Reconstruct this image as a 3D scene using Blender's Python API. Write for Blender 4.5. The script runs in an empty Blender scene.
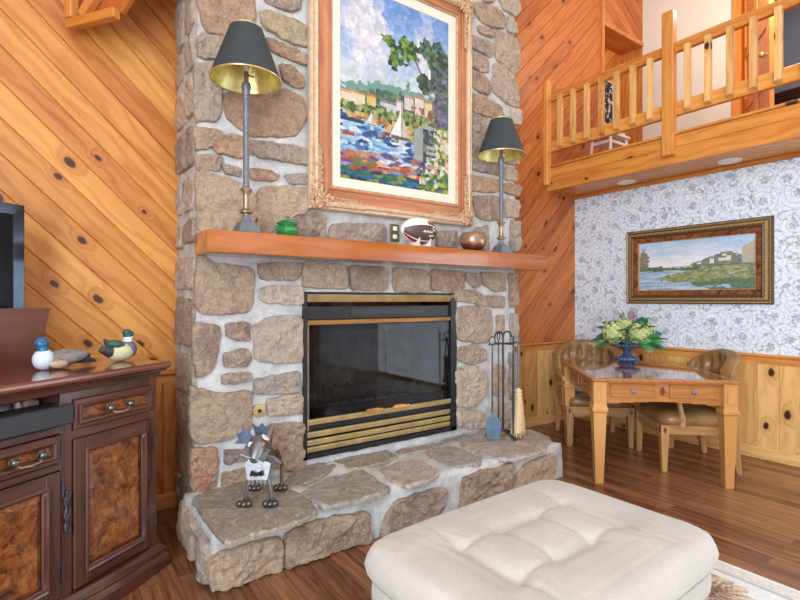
import bpy, bmesh, math, random
from mathutils import Vector, Matrix, noise
random.seed(7)
C = bpy.context.scene.collection
PI = math.pi
def lin(c):
    return tuple((v/12.92 if v <= .04045 else ((v+.055)/1.055)**2.4) for v in c)
def rgb(r, g, b): return lin((r/255, g/255, b/255)) + (1.0,)

# ---------------------------------------------------------------- materials
class NT:
    def __init__(s, name):
        s.m = bpy.data.materials.new(name); s.m.use_nodes = True
        s.t = s.m.node_tree; s.b = s.t.nodes['Principled BSDF']; s.out = s.t.nodes['Material Output']
    def n(s, typ, **kw):
        nd = s.t.nodes.new('ShaderNode'+typ)
        for k, v in kw.items():
            if k.startswith('i_'): s.put(nd.inputs[int(k[2:])], v)
            elif hasattr(nd, k) and k not in ('Scale',): setattr(nd, k, v)
            else: s.put(nd.inputs[k.replace('_', ' ')], v)
        return nd
    def put(s, sock, v):
        if hasattr(v, 'is_linked'): s.t.links.new(v, sock)
        elif hasattr(v, 'outputs'): s.t.links.new(v.outputs[0], sock)
        else: sock.default_value = v
    def math(s, op, a, b=0.0, c=None):
        nd = s.t.nodes.new('ShaderNodeMath'); nd.operation = op
        s.put(nd.inputs[0], a); s.put(nd.inputs[1], b)
        if c is not None: s.put(nd.inputs[2], c)
        return nd.outputs[0]
    def mix(s, f, a, b, mode='MIX'):
        nd = s.t.nodes.new('ShaderNodeMix'); nd.data_type = 'RGBA'; nd.blend_type = mode
        s.put(nd.inputs[0], f); s.put(nd.inputs[6], a); s.put(nd.inputs[7], b)
        return nd.outputs[2]
    def ramp(s, f, stops):
        nd = s.t.nodes.new('ShaderNodeValToRGB'); e = nd.color_ramp.elements
        while len(e) < len(stops): e.new(.5)
        for q, (p, c) in zip(e, stops):
            q.position = p; q.color = c if len(c) == 4 else tuple(c)+(1,)
        s.put(nd.inputs[0], f); return nd.outputs[0]
    def smooth(s, v, a, b, x=0., y=1.):
        nd = s.t.nodes.new('ShaderNodeMapRange'); nd.interpolation_type = 'SMOOTHSTEP'
        s.put(nd.inputs[0], v)
        for i, q in enumerate((a, b, x, y)): nd.inputs[i+1].default_value = q
        return nd.outputs[0]
    def uv(s, sx=1, sy=1, off=None):
        u = s.t.nodes.new('ShaderNodeUVMap'); u.uv_map = 'pl'
        mp = s.t.nodes.new('ShaderNodeVectorMath'); mp.operation = 'MULTIPLY'
        s.t.links.new(u.outputs[0], mp.inputs[0]); mp.inputs[1].default_value = (sx, sy, 1)
        if off is None: return mp.outputs[0]
        ad = s.t.nodes.new('ShaderNodeVectorMath'); ad.operation = 'ADD'
        s.t.links.new(mp.outputs[0], ad.inputs[0]); s.t.links.new(off, ad.inputs[1]); return ad.outputs[0]
    def attr(s, name): return s.n('Attribute', attribute_name=name)
    def obj(s): return s.t.nodes.new('ShaderNodeTexCoord').outputs['Object']
    def noise(s, vec, scale, detail=4, rough=.55, dist=0):
        nd = s.t.nodes.new('ShaderNodeTexNoise'); s.put(nd.inputs['Vector'], vec)
        nd.inputs['Scale'].default_value = scale; nd.inputs['Detail'].default_value = detail
        nd.inputs['Roughness'].default_value = rough; nd.inputs['Distortion'].default_value = dist
        return nd.outputs[0]
    def bump(s, h, strength=.3, dist=.01):
        nd = s.t.nodes.new('ShaderNodeBump'); nd.inputs['Strength'].default_value = strength
        nd.inputs['Distance'].default_value = dist; s.put(nd.inputs['Height'], h)
        s.t.links.new(nd.outputs[0], s.b.inputs['Normal'])
    def fin(s, col=None, rough=.5, metal=0., **kw):
        if col is not None: s.put(s.b.inputs['Base Color'], col)
        s.put(s.b.inputs['Roughness'], rough); s.put(s.b.inputs['Metallic'], metal)
        for k, v in kw.items(): s.put(s.b.inputs[k.replace('_', ' ')], v)
        return s.m

def wood(name, light, dark, knots=0.0, rough=.4, grain=1.0, var=.5, coat=0., knotcol=rgb(62, 30, 14)):
    t = NT(name); rnd = t.attr('rnd'); r = rnd.outputs['Fac']
    off = t.n('CombineXYZ', X=t.math('MULTIPLY', r, 37.), Y=t.math('MULTIPLY', r, 91.), Z=t.math('MULTIPLY', r, 13.)).outputs[0]
    base = t.uv(1, 1, off)
    kd = None
    if knots:
        v = t.n('TexVoronoi', Vector=t.uv(2.6, 4.2, off), Scale=1.0, Randomness=1.0); v.voronoi_dimensions = '2D'
        d = t.math('ADD', v.outputs['Distance'], t.math('MULTIPLY', t.math('SUBTRACT', t.noise(base, 30., 2), .5), .06))
        on = t.math('GREATER_THAN', t.n('SeparateColor', i_0=v.outputs['Color']).outputs[0], 1-knots)
        sz = t.math('MULTIPLY_ADD', t.n('SeparateColor', i_0=v.outputs['Color']).outputs[1], .07, .045)
        q = t.math('DIVIDE', d, sz)
        kd = t.math('MULTIPLY', on, t.smooth(q, .65, 1.15, 1, 0))
        halo = t.math('MULTIPLY', on, t.smooth(q, 1., 3.4, 1, 0))
    warp = t.noise(t.uv(1.3, 5, off), 1.5, 3, .5)
    warp2 = t.math('MULTIPLY', warp, 9.)
    if knots: warp2 = t.math('ADD', warp2, t.math('MULTIPLY', halo, 3.5))
    sep = t.n('SeparateXYZ', i_0=base)
    ring = t.math('SINE', t.math('ADD', t.math('MULTIPLY', sep.outputs[1], 75.*grain), t.math('MULTIPLY', warp2, 2.2)))
    ring = t.math('MULTIPLY_ADD', ring, .5, .5)
    fine = t.noise(t.uv(3, 120, off), 1.6, 3, .6)
    broad = t.noise(t.uv(.9, 4.5, off), 1.2, 2, .5)
    f = t.math('ADD', t.math('MULTIPLY', t.math('POWER', ring, 2.), .22), t.math('MULTIPLY', fine, .42))
    f = t.math('ADD', f, t.math('MULTIPLY', broad, .55))
    f = t.math('ADD', f, t.math('MULTIPLY', t.math('SUBTRACT', r, .5), var))
    col = t.ramp(f, [(.28, light), (.92, dark)])
    if knots:
        col = t.mix(t.math('MULTIPLY', halo, .45), col, dark)
        col = t.mix(kd, col, knotcol)
    t.bump(t.math('ADD', fine, t.math('MULTIPLY', ring, .3)), .06, .004)
    return t.fin(col, rough, Coat_Weight=coat, Coat_Roughness=.12)

def plain(name, c, rough=.5, metal=0., nz=0., nscale=20., bump=0., **kw):
    t = NT(name); o = t.obj()
    v = t.noise(o, nscale, 4)
    dk = tuple(x*(1-nz) for x in c[:3])+(1,); lt = tuple(min(1, x*(1+nz)) for x in c[:3])+(1,)
    col = t.ramp(v, [(.3, dk), (.7, lt)])
    if bump: t.bump(v, bump, .006)
    return t.fin(col, rough, metal, **kw)

M = {}
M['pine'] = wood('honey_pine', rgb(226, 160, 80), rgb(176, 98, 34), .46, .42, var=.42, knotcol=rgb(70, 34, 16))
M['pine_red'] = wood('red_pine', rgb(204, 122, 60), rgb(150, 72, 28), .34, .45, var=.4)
M['pine_trim'] = wood('pine_trim', rgb(218, 152, 80), rgb(178, 104, 44), .16, .35, var=.3)
M['pine_loft'] = wood('pine_loft', rgb(222, 156, 76), rgb(184, 106, 38), .25, .35, var=.3)
M['pine_pale'] = wood('pine_pale', rgb(230, 186, 120), rgb(188, 126, 64), .8, .4, var=.45)
M['mantel'] = wood('varnished_mantel', rgb(184, 104, 40), rgb(142, 70, 22), .06, .2, var=.1, coat=.8)
M['oak'] = wood('honey_oak', rgb(208, 154, 90), rgb(170, 112, 56), 0, .33, 1.6, var=.25, coat=.25)
M['oak_mid'] = wood('oak_apron', rgb(192, 128, 66), rgb(150, 90, 40), 0, .33, 1.4, var=.2, coat=.25)
M['oak_top'] = wood('oak_table_top', rgb(166, 116, 78), rgb(124, 82, 52), 0, .07, 1.2, var=.15, coat=1.)
M['oak_top'].node_tree.nodes['Principled BSDF'].inputs['Coat IOR'].default_value = 2.3; M['oak_top'].node_tree.nodes['Principled BSDF'].inputs['Coat Roughness'].default_value = .05
M['oak_dark'] = wood('dark_inlay', rgb(110, 54, 26), rgb(70, 30, 14), 0, .35)
M['oak_grey'] = wood('chair_oak', rgb(192, 146, 96), rgb(150, 104, 60), 0, .36, 1.6, var=.25, coat=.2)
M['mahog'] = wood('mahogany', rgb(94, 54, 42), rgb(46, 24, 20), 0, .24, 1.3, var=.3, coat=.6)
M['mahog_top'] = wood('mahogany_top', rgb(122, 72, 54), rgb(76, 42, 32), 0, .16, 1.0, var=.1, coat=.8)
M['panelwood'] = wood('brown_board', rgb(112, 56, 30), rgb(78, 36, 18), 0, .35, .6, var=.1)
M['frame_red'] = wood('frame_redwood', rgb(198, 134, 94), rgb(152, 90, 58), 0, .35, .8, var=.15)
M['door_pine'] = wood('door_pine', rgb(238, 158, 76), rgb(206, 116, 44), .1, .35, var=.2)

def burl():
    t = NT('burl_veneer'); o = t.uv(1, 1)
    w = t.noise(o, 7., 4, .6, 1.2)
    s2 = t.math('SINE', t.math('MULTIPLY', t.noise(o, 9., 5, .6, 1.6), 34.))
    f = t.math('ADD', t.math('MULTIPLY', s2, .07), t.math('MULTIPLY', t.noise(o, 14., 5, .65, 1.), 1.0))
    f = t.math('ADD', f, t.math('MULTIPLY', t.math('SUBTRACT', w, .5), .5))
    c = t.ramp(f, [(.28, rgb(62, 32, 17)), (.42, rgb(106, 58, 28)), (.56, rgb(134, 78, 38)), (.78, rgb(164, 104, 56))])
    return t.fin(c, .22, Coat_Weight=.7, Coat_Roughness=.1)
M['burl'] = burl()

def floor_mat():
    t = NT('floor_boards'); o = t.obj()
    sp = t.n('SeparateXYZ', i_0=o)
    v = t.n('CombineXYZ', X=sp.outputs[1], Y=sp.outputs[0]).outputs[0]
    b = t.n('TexBrick', Vector=v, Scale=1.0, Mortar_Size=.0012, Mortar_Smooth=.1, Bias=0., Brick_Width=.95, Row_Height=.083)
    b.offset = .37; b.squash = 1
    b.inputs['Color1'].default_value = (0, 0, 0, 1); b.inputs['Color2'].default_value = (1, 1, 1, 1); b.inputs['Mortar'].default_value = (.5, .5, .5, 1)
    br = t.n('SeparateColor', i_0=b.outputs['Color']).outputs[0]
    mp = t.n('Vector' 'Math', operation='MULTIPLY', i_0=v, i_1=(1.4, 22., 1)).outputs[0]
    mp2 = t.n('VectorMath', operation='ADD', i_0=mp, i_1=t.n('CombineXYZ', X=t.math('MULTIPLY', br, 40.), Y=t.math('MULTIPLY', br, 23.)).outputs[0]).outputs[0]
    g = t.noise(mp2, 1.6, 5, .62, .6)
    g2 = t.noise(t.n('VectorMath', operation='MULTIPLY', i_0=mp2, i_1=(3, 4, 1)).outputs[0], 2.2, 3, .6)
    f = t.math('ADD', t.math('MULTIPLY', g, .8), t.math('MULTIPLY', g2, .35))
    f = t.math('ADD', f, t.math('MULTIPLY', t.math('SUBTRACT', br, .5), .26))
    c = t.ramp(f, [(.3, rgb(56, 32, 20)), (.52, rgb(110, 68, 44)), (.72, rgb(144, 98, 66)), (.9, rgb(156, 114, 82))])
    c = t.mix(t.math('MULTIPLY', b.outputs['Fac'], .6), c, rgb(50, 28, 18))
    t.bump(t.math('SUBTRACT', t.math('MULTIPLY', g2, .25), b.outputs['Fac']), .12, .003)
    return t.fin(c, .27)
M['floor'] = floor_mat()

def stone_mat():
    t = NT('field_stone'); o = t.obj(); a = t.attr('tint').outputs['Color']
    n1 = t.noise(o, 5.5, 5, .6, .4); n2 = t.noise(o, 26., 6, .7); n3 = t.noise(o, 95., 4, .7)
    c = t.mix(t.smooth(n1, .34, .6, 0, .85), a, t.mix(.6, a, rgb(214, 190, 160)))
    c = t.mix(t.smooth(n2, .42, .66, 0, .7), c, t.mix(.5, a, rgb(112, 92, 80)))
    c = t.mix(t.smooth(n3, .5, .7, 0, .6), c, rgb(222, 206, 186))
    c = t.mix(t.smooth(t.noise(o, 11., 5, .7, 1.5), .6, .72, 0, .35), c, rgb(150, 100, 72))
    h = t.math('ADD', t.math('MULTIPLY', n2, 1.0), t.math('MULTIPLY', n3, .35))
    t.bump(h, 1., .035)
    return t.fin(c, .8, Specular_IOR_Level=.25)
M['stone'] = stone_mat()
def flag_mat():
    t = NT('flag_stone'); o = t.obj(); a = t.attr('tint').outputs['Color']
    n1 = t.noise(o, 7, 5, .6, 1.2); n2 = t.noise(o, 40., 5, .7)
    c = t.mix(t.smooth(n1, .4, .66, 0, .7), a, rgb(140, 128, 112))
    c = t.mix(t.smooth(t.noise(o, 4.5, 4, .6, .6), .52, .72, 0, .45), c, rgb(154, 132, 100))
    c = t.mix(t.smooth(n2, .5, .68, 0, .55), c, rgb(202, 196, 184))
    vn = t.smooth(t.math('ABSOLUTE', t.math('SUBTRACT', t.noise(o, 6., 4, .6, 1.8), .5)), 0., .03, .55, 0.)
    c = t.mix(vn, c, rgb(86, 76, 64))
    t.bump(t.math('ADD', n1, t.math('MULTIPLY', n2, .4)), .45, .012)
    return t.fin(c, .42)
M['flag'] = flag_mat()
def mortar_mat():
    t = NT('pale_mortar'); o = t.obj()
    n1 = t.noise(o, 9, 5, .65); n2 = t.noise(o, 60, 4, .7)
    c = t.ramp(t.math('ADD', t.math('MULTIPLY', n1, .7), t.math('MULTIPLY', n2, .3)), [(.28, rgb(146, 145, 143)), (.48, rgb(184, 184, 182)), (.7, rgb(212, 212, 211))])
    t.bump(t.math('ADD', n1, t.math('MULTIPLY', n2, .5)), .5, .015)
    return t.fin(c, .75)
M['mortar'] = mortar_mat()

def wallpaper():
    t = NT('scroll_wallpaper'); o = t.obj(); sp = t.n('SeparateXYZ', i_0=o)
    v = t.n('CombineXYZ', X=sp.outputs[1], Y=sp.outputs[2]).outputs[0]
    def scroll(scale, arms, turns, wid, seed, rmax):
        vv = t.n('VectorMath', operation='ADD', i_0=v, i_1=(seed, seed*.7, 0)).outputs[0]
        vr = t.n('TexVoronoi', Vector=vv, Scale=scale, Randomness=.55); vr.voronoi_dimensions = '2D'
        loc = t.n('VectorMath', operation='SUBTRACT', i_0=vv, i_1=vr.outputs['Position']).outputs[0]
        ls = t.n('SeparateXYZ', i_0=loc)
        d = vr.outputs['Distance']; ang = t.math('ARCTAN2', ls.outputs[1], ls.outputs[0])
        sgn = t.math('SUBTRACT', t.math('MULTIPLY', t.math('GREATER_THAN', t.n('SeparateColor', i_0=vr.outputs['Color']).outputs[0], .5), 2.), 1.)
        ph = t.math('ADD', t.math('MULTIPLY', t.math('MULTIPLY', ang, arms), sgn), t.math('MULTIPLY', d, turns))
        sv = t.math('SINE', ph)
        line = t.smooth(sv, wid, wid+.25)
        mask = t.smooth(d, rmax-.08, rmax, 1, 0)
        return t.math('MULTIPLY', line, mask), d, ang, vr
    s1, d1, a1, v1 = scroll(5.2, 1, 30., .55, 3.1, .72)
    s2, d2, a2, v2 = scroll(11., 2, 17., .62, 7.7, .66)
    petal = t.math('MULTIPLY_ADD', t.math('SINE', t.math('MULTIPLY', a1, 6.)), .03, .17)
    fl = t.smooth(t.math('SUBTRACT', d1, petal), -.03, .02, 1, 0)
    fl2 = t.math('MULTIPLY', fl, t.smooth(t.noise(v, 55., 3, .6), .4, .62, .35, 1.))
    lv = t.noise(v, 13., 3, .55, 2.2)
    leaf = t.math('MULTIPLY', t.smooth(lv, .56, .6), t.smooth(t.noise(v, 48., 2), .36, .5, .45, 1.))
    spr = t.smooth(t.math('ABSOLUTE', t.math('SUBTRACT', t.noise(v, 8., 3, .5, 3.), .5)), .0, .022, 1, 0)
    pat = t.math('MAXIMUM', t.math('MAXIMUM', t.math('MULTIPLY', s1, .36), t.math('MULTIPLY', s2, .22)), t.math('MAXIMUM', fl2, t.math('MAXIMUM', t.math('MULTIPLY', leaf, .85), t.math('MULTIPLY', spr, .6))))
    c = t.mix(pat, rgb(226, 236, 248), rgb(146, 151, 156))
    return t.fin(c, .6)
M['paper'] = wallpaper()

def fabric(name, c, c2, sc=420.):
    t = NT(name); o = t.obj()
    w = t.noise(t.n('VectorMath', operation='MULTIPLY', i_0=o, i_1=(1, .25, 1)).outputs[0], sc, 2)
    w2 = t.noise(t.n('VectorMath', operation='MULTIPLY', i_0=o, i_1=(.25, 1, 1)).outputs[0], sc, 2)
    b = t.noise(o, 6., 4)
    f = t.math('ADD', t.math('MULTIPLY', t.math('ADD', w, w2), .35), t.math('MULTIPLY', b, .3))
    t.bump(t.math('ADD', w, w2), .25, .002)
    return t.fin(t.ramp(f, [(.35, c2), (.65, c)]), .9, Sheen_Weight=.2)
M['linen'] = fabric('linen_chenille', rgb(192, 186, 178), rgb(166, 159, 149))
def leather(name, c, c2):
    t = NT(name); o = t.obj()
    n1 = t.noise(o, 7., 4); n2 = t.n('TexVoronoi', Vector=o, Scale=260.).outputs[0]
    t.bump(t.math('ADD', n2, n1), .12, .002)
    return t.fin(t.ramp(n1, [(.3, c2), (.7, c)]), .34)
M['leather'] = leather('brown_leather', rgb(158, 118, 72), rgb(114, 82, 46))

M['brass'] = plain('aged_brass', rgb(200, 176, 122), .32, .55, .2, 12)
M['brass_warm'] = plain('bright_brass', rgb(224, 176, 110), .25, .9, .15, 8)
M['black'] = plain('black_metal', rgb(40, 39, 42), .38, .3, .2, 30)
M['blackplastic'] = plain('black_plastic', rgb(46, 46, 50), .42, 0, .1, 60)
M['screen'] = plain('dark_screen', rgb(6, 6, 8), .3, 0, 0, Specular_IOR_Level=.2)
M['bezel'] = plain('bezel_gloss', rgb(62, 70, 82), .1, .75, .25, 6)
M['pewter'] = plain('pewter', rgb(108, 114, 121), .4, .25, .18, 25)
M['pewter_brass'] = plain('antiqued_pewter', rgb(158, 140, 112), .34, .7, .2, 20)
M['shade_out'] = plain('slate_shade', rgb(46, 55, 58), .7, 0, .12, 40)
M['gold_in'] = plain('gold_lining', rgb(234, 216, 146), .38, .75, .35, 9)
M['bulb'] = plain('bulb_glass', rgb(232, 226, 214), .15, 0, .03)
M['green'] = plain('green_glaze', rgb(14, 124, 60), .1, 0, .2, 12, Coat_Weight=1.)
M['white'] = plain('white_paint', rgb(232, 230, 226), .5, 0, .03, 10)
M['upper_white'] = plain('upper_wall_white', rgb(226, 220, 208), .7, 0, .03, 3)
M['ceil'] = plain('ceiling_white', rgb(240, 236, 228), .7, 0, .02, 3)
M['lav'] = plain('far_room_wall', rgb(176, 168, 180), .7, 0, .04, 3)
M['iron'] = plain('tool_iron', rgb(78, 80, 84), .38, .7, .2, 40)
M['bluesteel'] = plain('blued_steel', rgb(112, 142, 168), .34, .75, .2, 18)
M['scrap'] = plain('scrap_steel', rgb(140, 142, 146), .36, .85, .25, 30)
M['scrapblue'] = plain('blued_scrap', rgb(96, 112, 132), .34, .8, .3, 22)
M['rust'] = plain('rusty_steel', rgb(112, 88, 74), .5, .6, .3, 40)
M['ball'] = plain('dark_steel_ball', rgb(100, 96, 90), .28, .85, .2, 25)
M['olive'] = plain('olive_plate', rgb(104, 96, 62), .45, .3, .15, 30)
M['cream'] = plain('cream_linen', rgb(222, 212, 194), .75, 0, .03, 90)
M['goldleaf'] = plain('gold_leaf', rgb(186, 150, 116), .45, .25, .3, 40, .3)
M['palegold'] = plain('pale_gold', rgb(206, 178, 148), .45, .15, .15, 30)
M['darkgold'] = plain('antique_gold', rgb(96, 76, 50), .45, .3, .4, 70, .4)
M['gilt'] = plain('gilt_leaf', rgb(176, 146, 96), .4, .4, .25, 60)
M['firebrick'] = plain('firebox_refractory', rgb(150, 134, 116), .9, 0, .35, 14, .4)
M['soot'] = plain('soot_metal', rgb(28, 27, 28), .7, .1, .2, 20)
M['ash'] = plain('ash', rgb(186, 182, 176), .95, 0, .3, 60, .6)
M['log'] = plain('charred_log', rgb(88, 70, 56), .9, 0, .5, 22, .8)
M['copper'] = None
M['ballbrown'] = plain('football_brown', rgb(84, 62, 56), .45, 0, .15, 120, .1)
M['ballwhite'] = plain('football_white', rgb(232, 230, 226), .4, 0, .03, 120)
M['ballred'] = plain('football_red', rgb(126, 40, 44), .45, 0, .1, 60)
M['straw'] = plain('broom_straw', rgb(206, 182, 140), .85, 0, .3, 120, .3)
M['leaf'] = plain('leaf_green', rgb(66, 132, 76), .5, 0, .35, 22)
M['leaf2'] = plain('leaf_blue_green', rgb(46, 104, 88), .5, 0, .3, 22)
M['petal'] = plain('hydrangea_cream', rgb(190, 200, 134), .7, 0, .22, 30)
M['lilac'] = plain('lilac_bud', rgb(150, 128, 140), .7, 0, .25, 30)
M['urn'] = plain('blue_urn_glaze', rgb(78, 92, 124), .2, .25, .45, 26, .2)
M['paperw'] = plain('white_paper', rgb(214, 222, 236), .5, 0, .06, 12)
M['duck_blue'] = plain('duck_teal', rgb(38, 104, 140), .32, 0, .2, 22)
M['duck_white'] = plain('duck_white', rgb(208, 222, 230), .3, 0, .05, 22)
M['duck_grey'] = plain('duck_grey', rgb(128, 124, 122), .4, 0, .25, 60)
M['duck_dark'] = plain('duck_dark', rgb(60, 62, 64), .4, 0, .3, 60)
M['duck_green'] = plain('duck_green', rgb(44, 92, 82), .32, 0, .25, 26)
M['duck_cream'] = plain('duck_cream', rgb(210, 206, 164), .4, 0, .1, 50)
M['duck_slate'] = plain('duck_slate', rgb(104, 98, 112), .4, 0, .12, 40)
M['duck_tan'] = plain('duck_tan', rgb(190, 158, 138), .4, 0, .15, 40)
M['lightlens'] = plain('frosted_lens', rgb(236, 234, 226), .4)

def copper():
    t = NT('copper_raku'); o = t.obj(); z = t.n('SeparateXYZ', i_0=o).outputs[2]
    f = t.math('ADD', t.math('MULTIPLY', z, 8.), t.math('MULTIPLY', t.noise(o, 14., 4, .6), .8))
    c = t.ramp(f, [(.45, rgb(66, 60, 54)), (.75, rgb(130, 84, 62)), (.95, rgb(196, 152, 120)), (1., rgb(160, 130, 104))])
    return t.fin(c, .26, .55)
M['copper'] = copper()
def vcol(name, rough=.5, bump=0.):
    t = NT(name); a = t.attr('col').outputs['Color']
    if bump: t.bump(t.noise(t.obj(), 160., 3), bump, .004)
    return t.fin(a, rough)
M['canvas'] = vcol('painted_canvas', .45, .25)
M['rugcol'] = vcol('rug_pile', .95, .5)
M['speckle'] = plain('speckled_feather', rgb(126, 122, 116), .45, 0, .75, 150)
def glass():
    t = NT('door_glass')
    tr = t.n('BsdfTransparent', Color=(.6, .62, .64, 1)); gl = t.n('BsdfGlossy', Color=(.95, .97, 1, 1), Roughness=.02)
    fr = t.n('LayerWeight', Blend=.22)
    mx = t.n('MixShader', i_0=t.math('ADD', t.math('MULTIPLY', fr.outputs['Fresnel'], .4), .018), i_1=tr.outputs[0], i_2=gl.outputs[0])
    t.t.links.new(mx.outputs[0], t.out.inputs[0]); return t.m
M['glass'] = glass()
def winglass():
    t = NT('window_glass')
    tr = t.n('BsdfTransparent', Color=(.97, .98, 1, 1)); gl = t.n('BsdfGlossy', Roughness=.01)
    mx = t.n('MixShader', i_0=.05, i_1=tr.outputs[0], i_2=gl.outputs[0])
    t.t.links.new(mx.outputs[0], t.out.inputs[0]); return t.m
M['winglass'] = winglass()

# ---------------------------------------------------------------- mesh helpers
class G:
    def __init__(s):
        s.bm = bmesh.new(); s.rl = s.bm.faces.layers.float.new('rnd'); s.tl = None; s.uvl = s.bm.loops.layers.uv.new('pl'); s.hasuv = False
        s.mats = []
    def _tag(s, faces, mi=0, rnd=None):
        r = random.random() if rnd is None else rnd
        for f in faces: f[s.rl] = r; f.material_index = mi
    def box(s, c, d, rot=None, bev=0., mi=0, seg=1, taper=None):
        vs = []
        for sz in (-1, 1):
            for sx, sy in ((-1, -1), (1, -1), (1, 1), (-1, 1)):
                k = taper if (taper and sz < 0) else 1.
                p = Vector((sx*d[0]/2*k, sy*d[1]/2*k, sz*d[2]/2))
                if rot is not None: p = rot @ p
                vs.append(s.bm.verts.new(p+Vector(c)))
        fs = [s.bm.faces.new([vs[i] for i in q]) for q in ((3, 2, 1, 0), (4, 5, 6, 7), (0, 1, 5, 4), (1, 2, 6, 5), (2, 3, 7, 6), (3, 0, 4, 7))]
        s._uvbox(fs, d, rot, c); s._tag(fs, mi)
        if bev:
            es = list({e for f in fs for e in f.edges})
            r = fs[0][s.rl]
            ret = bmesh.ops.bevel(s.bm, geom=es, offset=bev, segments=seg, affect='EDGES', profile=.6)
            for f in ret['faces']: f[s.rl] = r; f.material_index = mi
        return s
    def _uvbox(s, fs, d, rot, c):
        ax = max(range(3), key=lambda i: d[i]); o = [i for i in range(3) if i != ax]
        inv = rot.inverted() if rot is not None else None
        for f in fs:
            for l in f.loops:
                p = l.vert.co-Vector(c)
                if inv is not None: p = inv @ p
                l[s.uvl].uv = (p[ax], p[o[0]]+p[o[1]])
        s.hasuv = True
    def rings(s, rings, closed=True, caps=True, mi=0):
        """rings: list of lists of Vector with equal counts"""
        V = [[s.bm.verts.new(p) for p in r] for r in rings]; n = len(V[0]); fs = []
        for a, b in zip(V, V[1:]):
            for i in range(n if closed else n-1):
                j = (i+1) % n
                try: fs.append(s.bm.faces.new((a[i], a[j], b[j], b[i])))
                except ValueError: pass
        if caps and closed:
            for r, fl in ((V[0], True), (V[-1], False)):
                try: fs.append(s.bm.faces.new(r[::-1] if fl else r))
                except ValueError: pass
        s._tag(fs, mi); return s
    def lathe(s, prof, n=32, c=(0, 0, 0), mi=0, rot=None, caps=True):
        c = Vector(c); R = []
        for r, z in prof:
            ring = []
            for i in range(n):
                a = 2*PI*i/n; p = Vector((max(r, 1e-4)*math.cos(a), max(r, 1e-4)*math.sin(a), z))
                if rot is not None: p = rot @ p
                ring.append(p+c)
            R.append(ring)
        return s.rings(R, True, caps, mi)
    def tube(s, pts, r, n=10, mi=0, caps=True):
        pts = [Vector(p) for p in pts]; rs = r if isinstance(r, (list, tuple)) else [r]*len(pts)
        R = []; up = None
        for i, p in enumerate(pts):
            d = (pts[min(i+1, len(pts)-1)]-pts[max(i-1, 0)]).normalized()
            if up is None: up = Vector((0, 0, 1)) if abs(d.z) < .9 else Vector((1, 0, 0))
            x = d.cross(up).normalized(); y = x.cross(d).normalized(); up = y
            R.append([p+(x*math.cos(2*PI*k/n)+y*math.sin(2*PI*k/n))*rs[i] for k in range(n)])
        return s.rings(R, True, caps, mi)
    def ell(s, c, r, nu=20, nv=12, mi=0, rot=None, fn=None):
        c = Vector(c); R = []
        if isinstance(r, (int, float)): r = (r, r, r)
        for j in range(nv+1):
            ph = -PI/2+PI*j/nv; ring = []
            for i in range(nu):
                a = 2*PI*i/nu; k = max(math.cos(ph), 1e-3)
                p = Vector((r[0]*k*math.cos(a), r[1]*k*math.sin(a), r[2]*math.sin(ph)))
                if fn: p = fn(p)
                if rot is not None: p = rot @ p
                ring.append(p+c)
            R.append(ring)
        return s.rings(R, True, True, mi)
    def prism(s, poly, a, b, f, mi=0, bev=0.):
        """poly 2D, f(x,y,h)->Vector; extruded from h=a to h=b"""
        A = [s.bm.verts.new(f(x, y, a)) for x, y in poly]; B = [s.bm.verts.new(f(x, y, b)) for x, y in poly]
        n = len(poly); fs = [s.bm.faces.new(A[::-1]), s.bm.faces.new(B)]
        for i in range(n): fs.append(s.bm.faces.new((A[i], A[(i+1) % n], B[(i+1) % n], B[i])))
        s._tag(fs, mi)
        if bev:
            bmesh.ops.bevel(s.bm, geom=[e for e in fs[1].edges], offset=bev, segments=1, affect='EDGES')
        return s
    def grid(s, nx, ny, f, mi=0):
        V = [[s.bm.verts.new(f(i/nx, j/ny)) for j in range(ny+1)] for i in range(nx+1)]
        fs = []
        for i in range(nx):
            for j in range(ny): fs.append(s.bm.faces.new((V[i][j], V[i+1][j], V[i+1][j+1], V[i][j+1])))
        s._tag(fs, mi); return s
    def fin(s, name, m, parent=None, loc=None, rz=0., smooth=True, ang=38, recalc=True, label=None):
        if recalc: bmesh.ops.recalc_face_normals(s.bm, faces=s.bm.faces[:])
        if not s.hasuv:
            s.bm.verts.ensure_lookup_table()
            if s.bm.verts:
                ex = [max(v.co[i] for v in s.bm.verts)-min(v.co[i] for v in s.bm.verts) for i in range(3)]
                ax = max(range(3), key=lambda i: ex[i]); o = [i for i in range(3) if i != ax]
                for f in s.bm.faces:
                    for l in f.loops: l[s.uvl].uv = (l.vert.co[ax], l.vert.co[o[0]]+l.vert.co[o[1]])
        me = bpy.data.meshes.new(name); s.bm.to_mesh(me); s.bm.free()
        for q in (m if isinstance(m, (list, tuple)) else [m]): me.materials.append(M[q] if isinstance(q, str) else q)
        if smooth:
            for p in me.polygons: p.use_smooth = True
            me.set_sharp_from_angle(angle=math.radians(ang))
        o = bpy.data.objects.new(name, me); C.objects.link(o)
        if parent is not None: o.parent = parent
        if loc is not None: o.location = loc
        o.rotation_euler.z = rz
        if label: o['label'] = label
        return o

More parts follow.
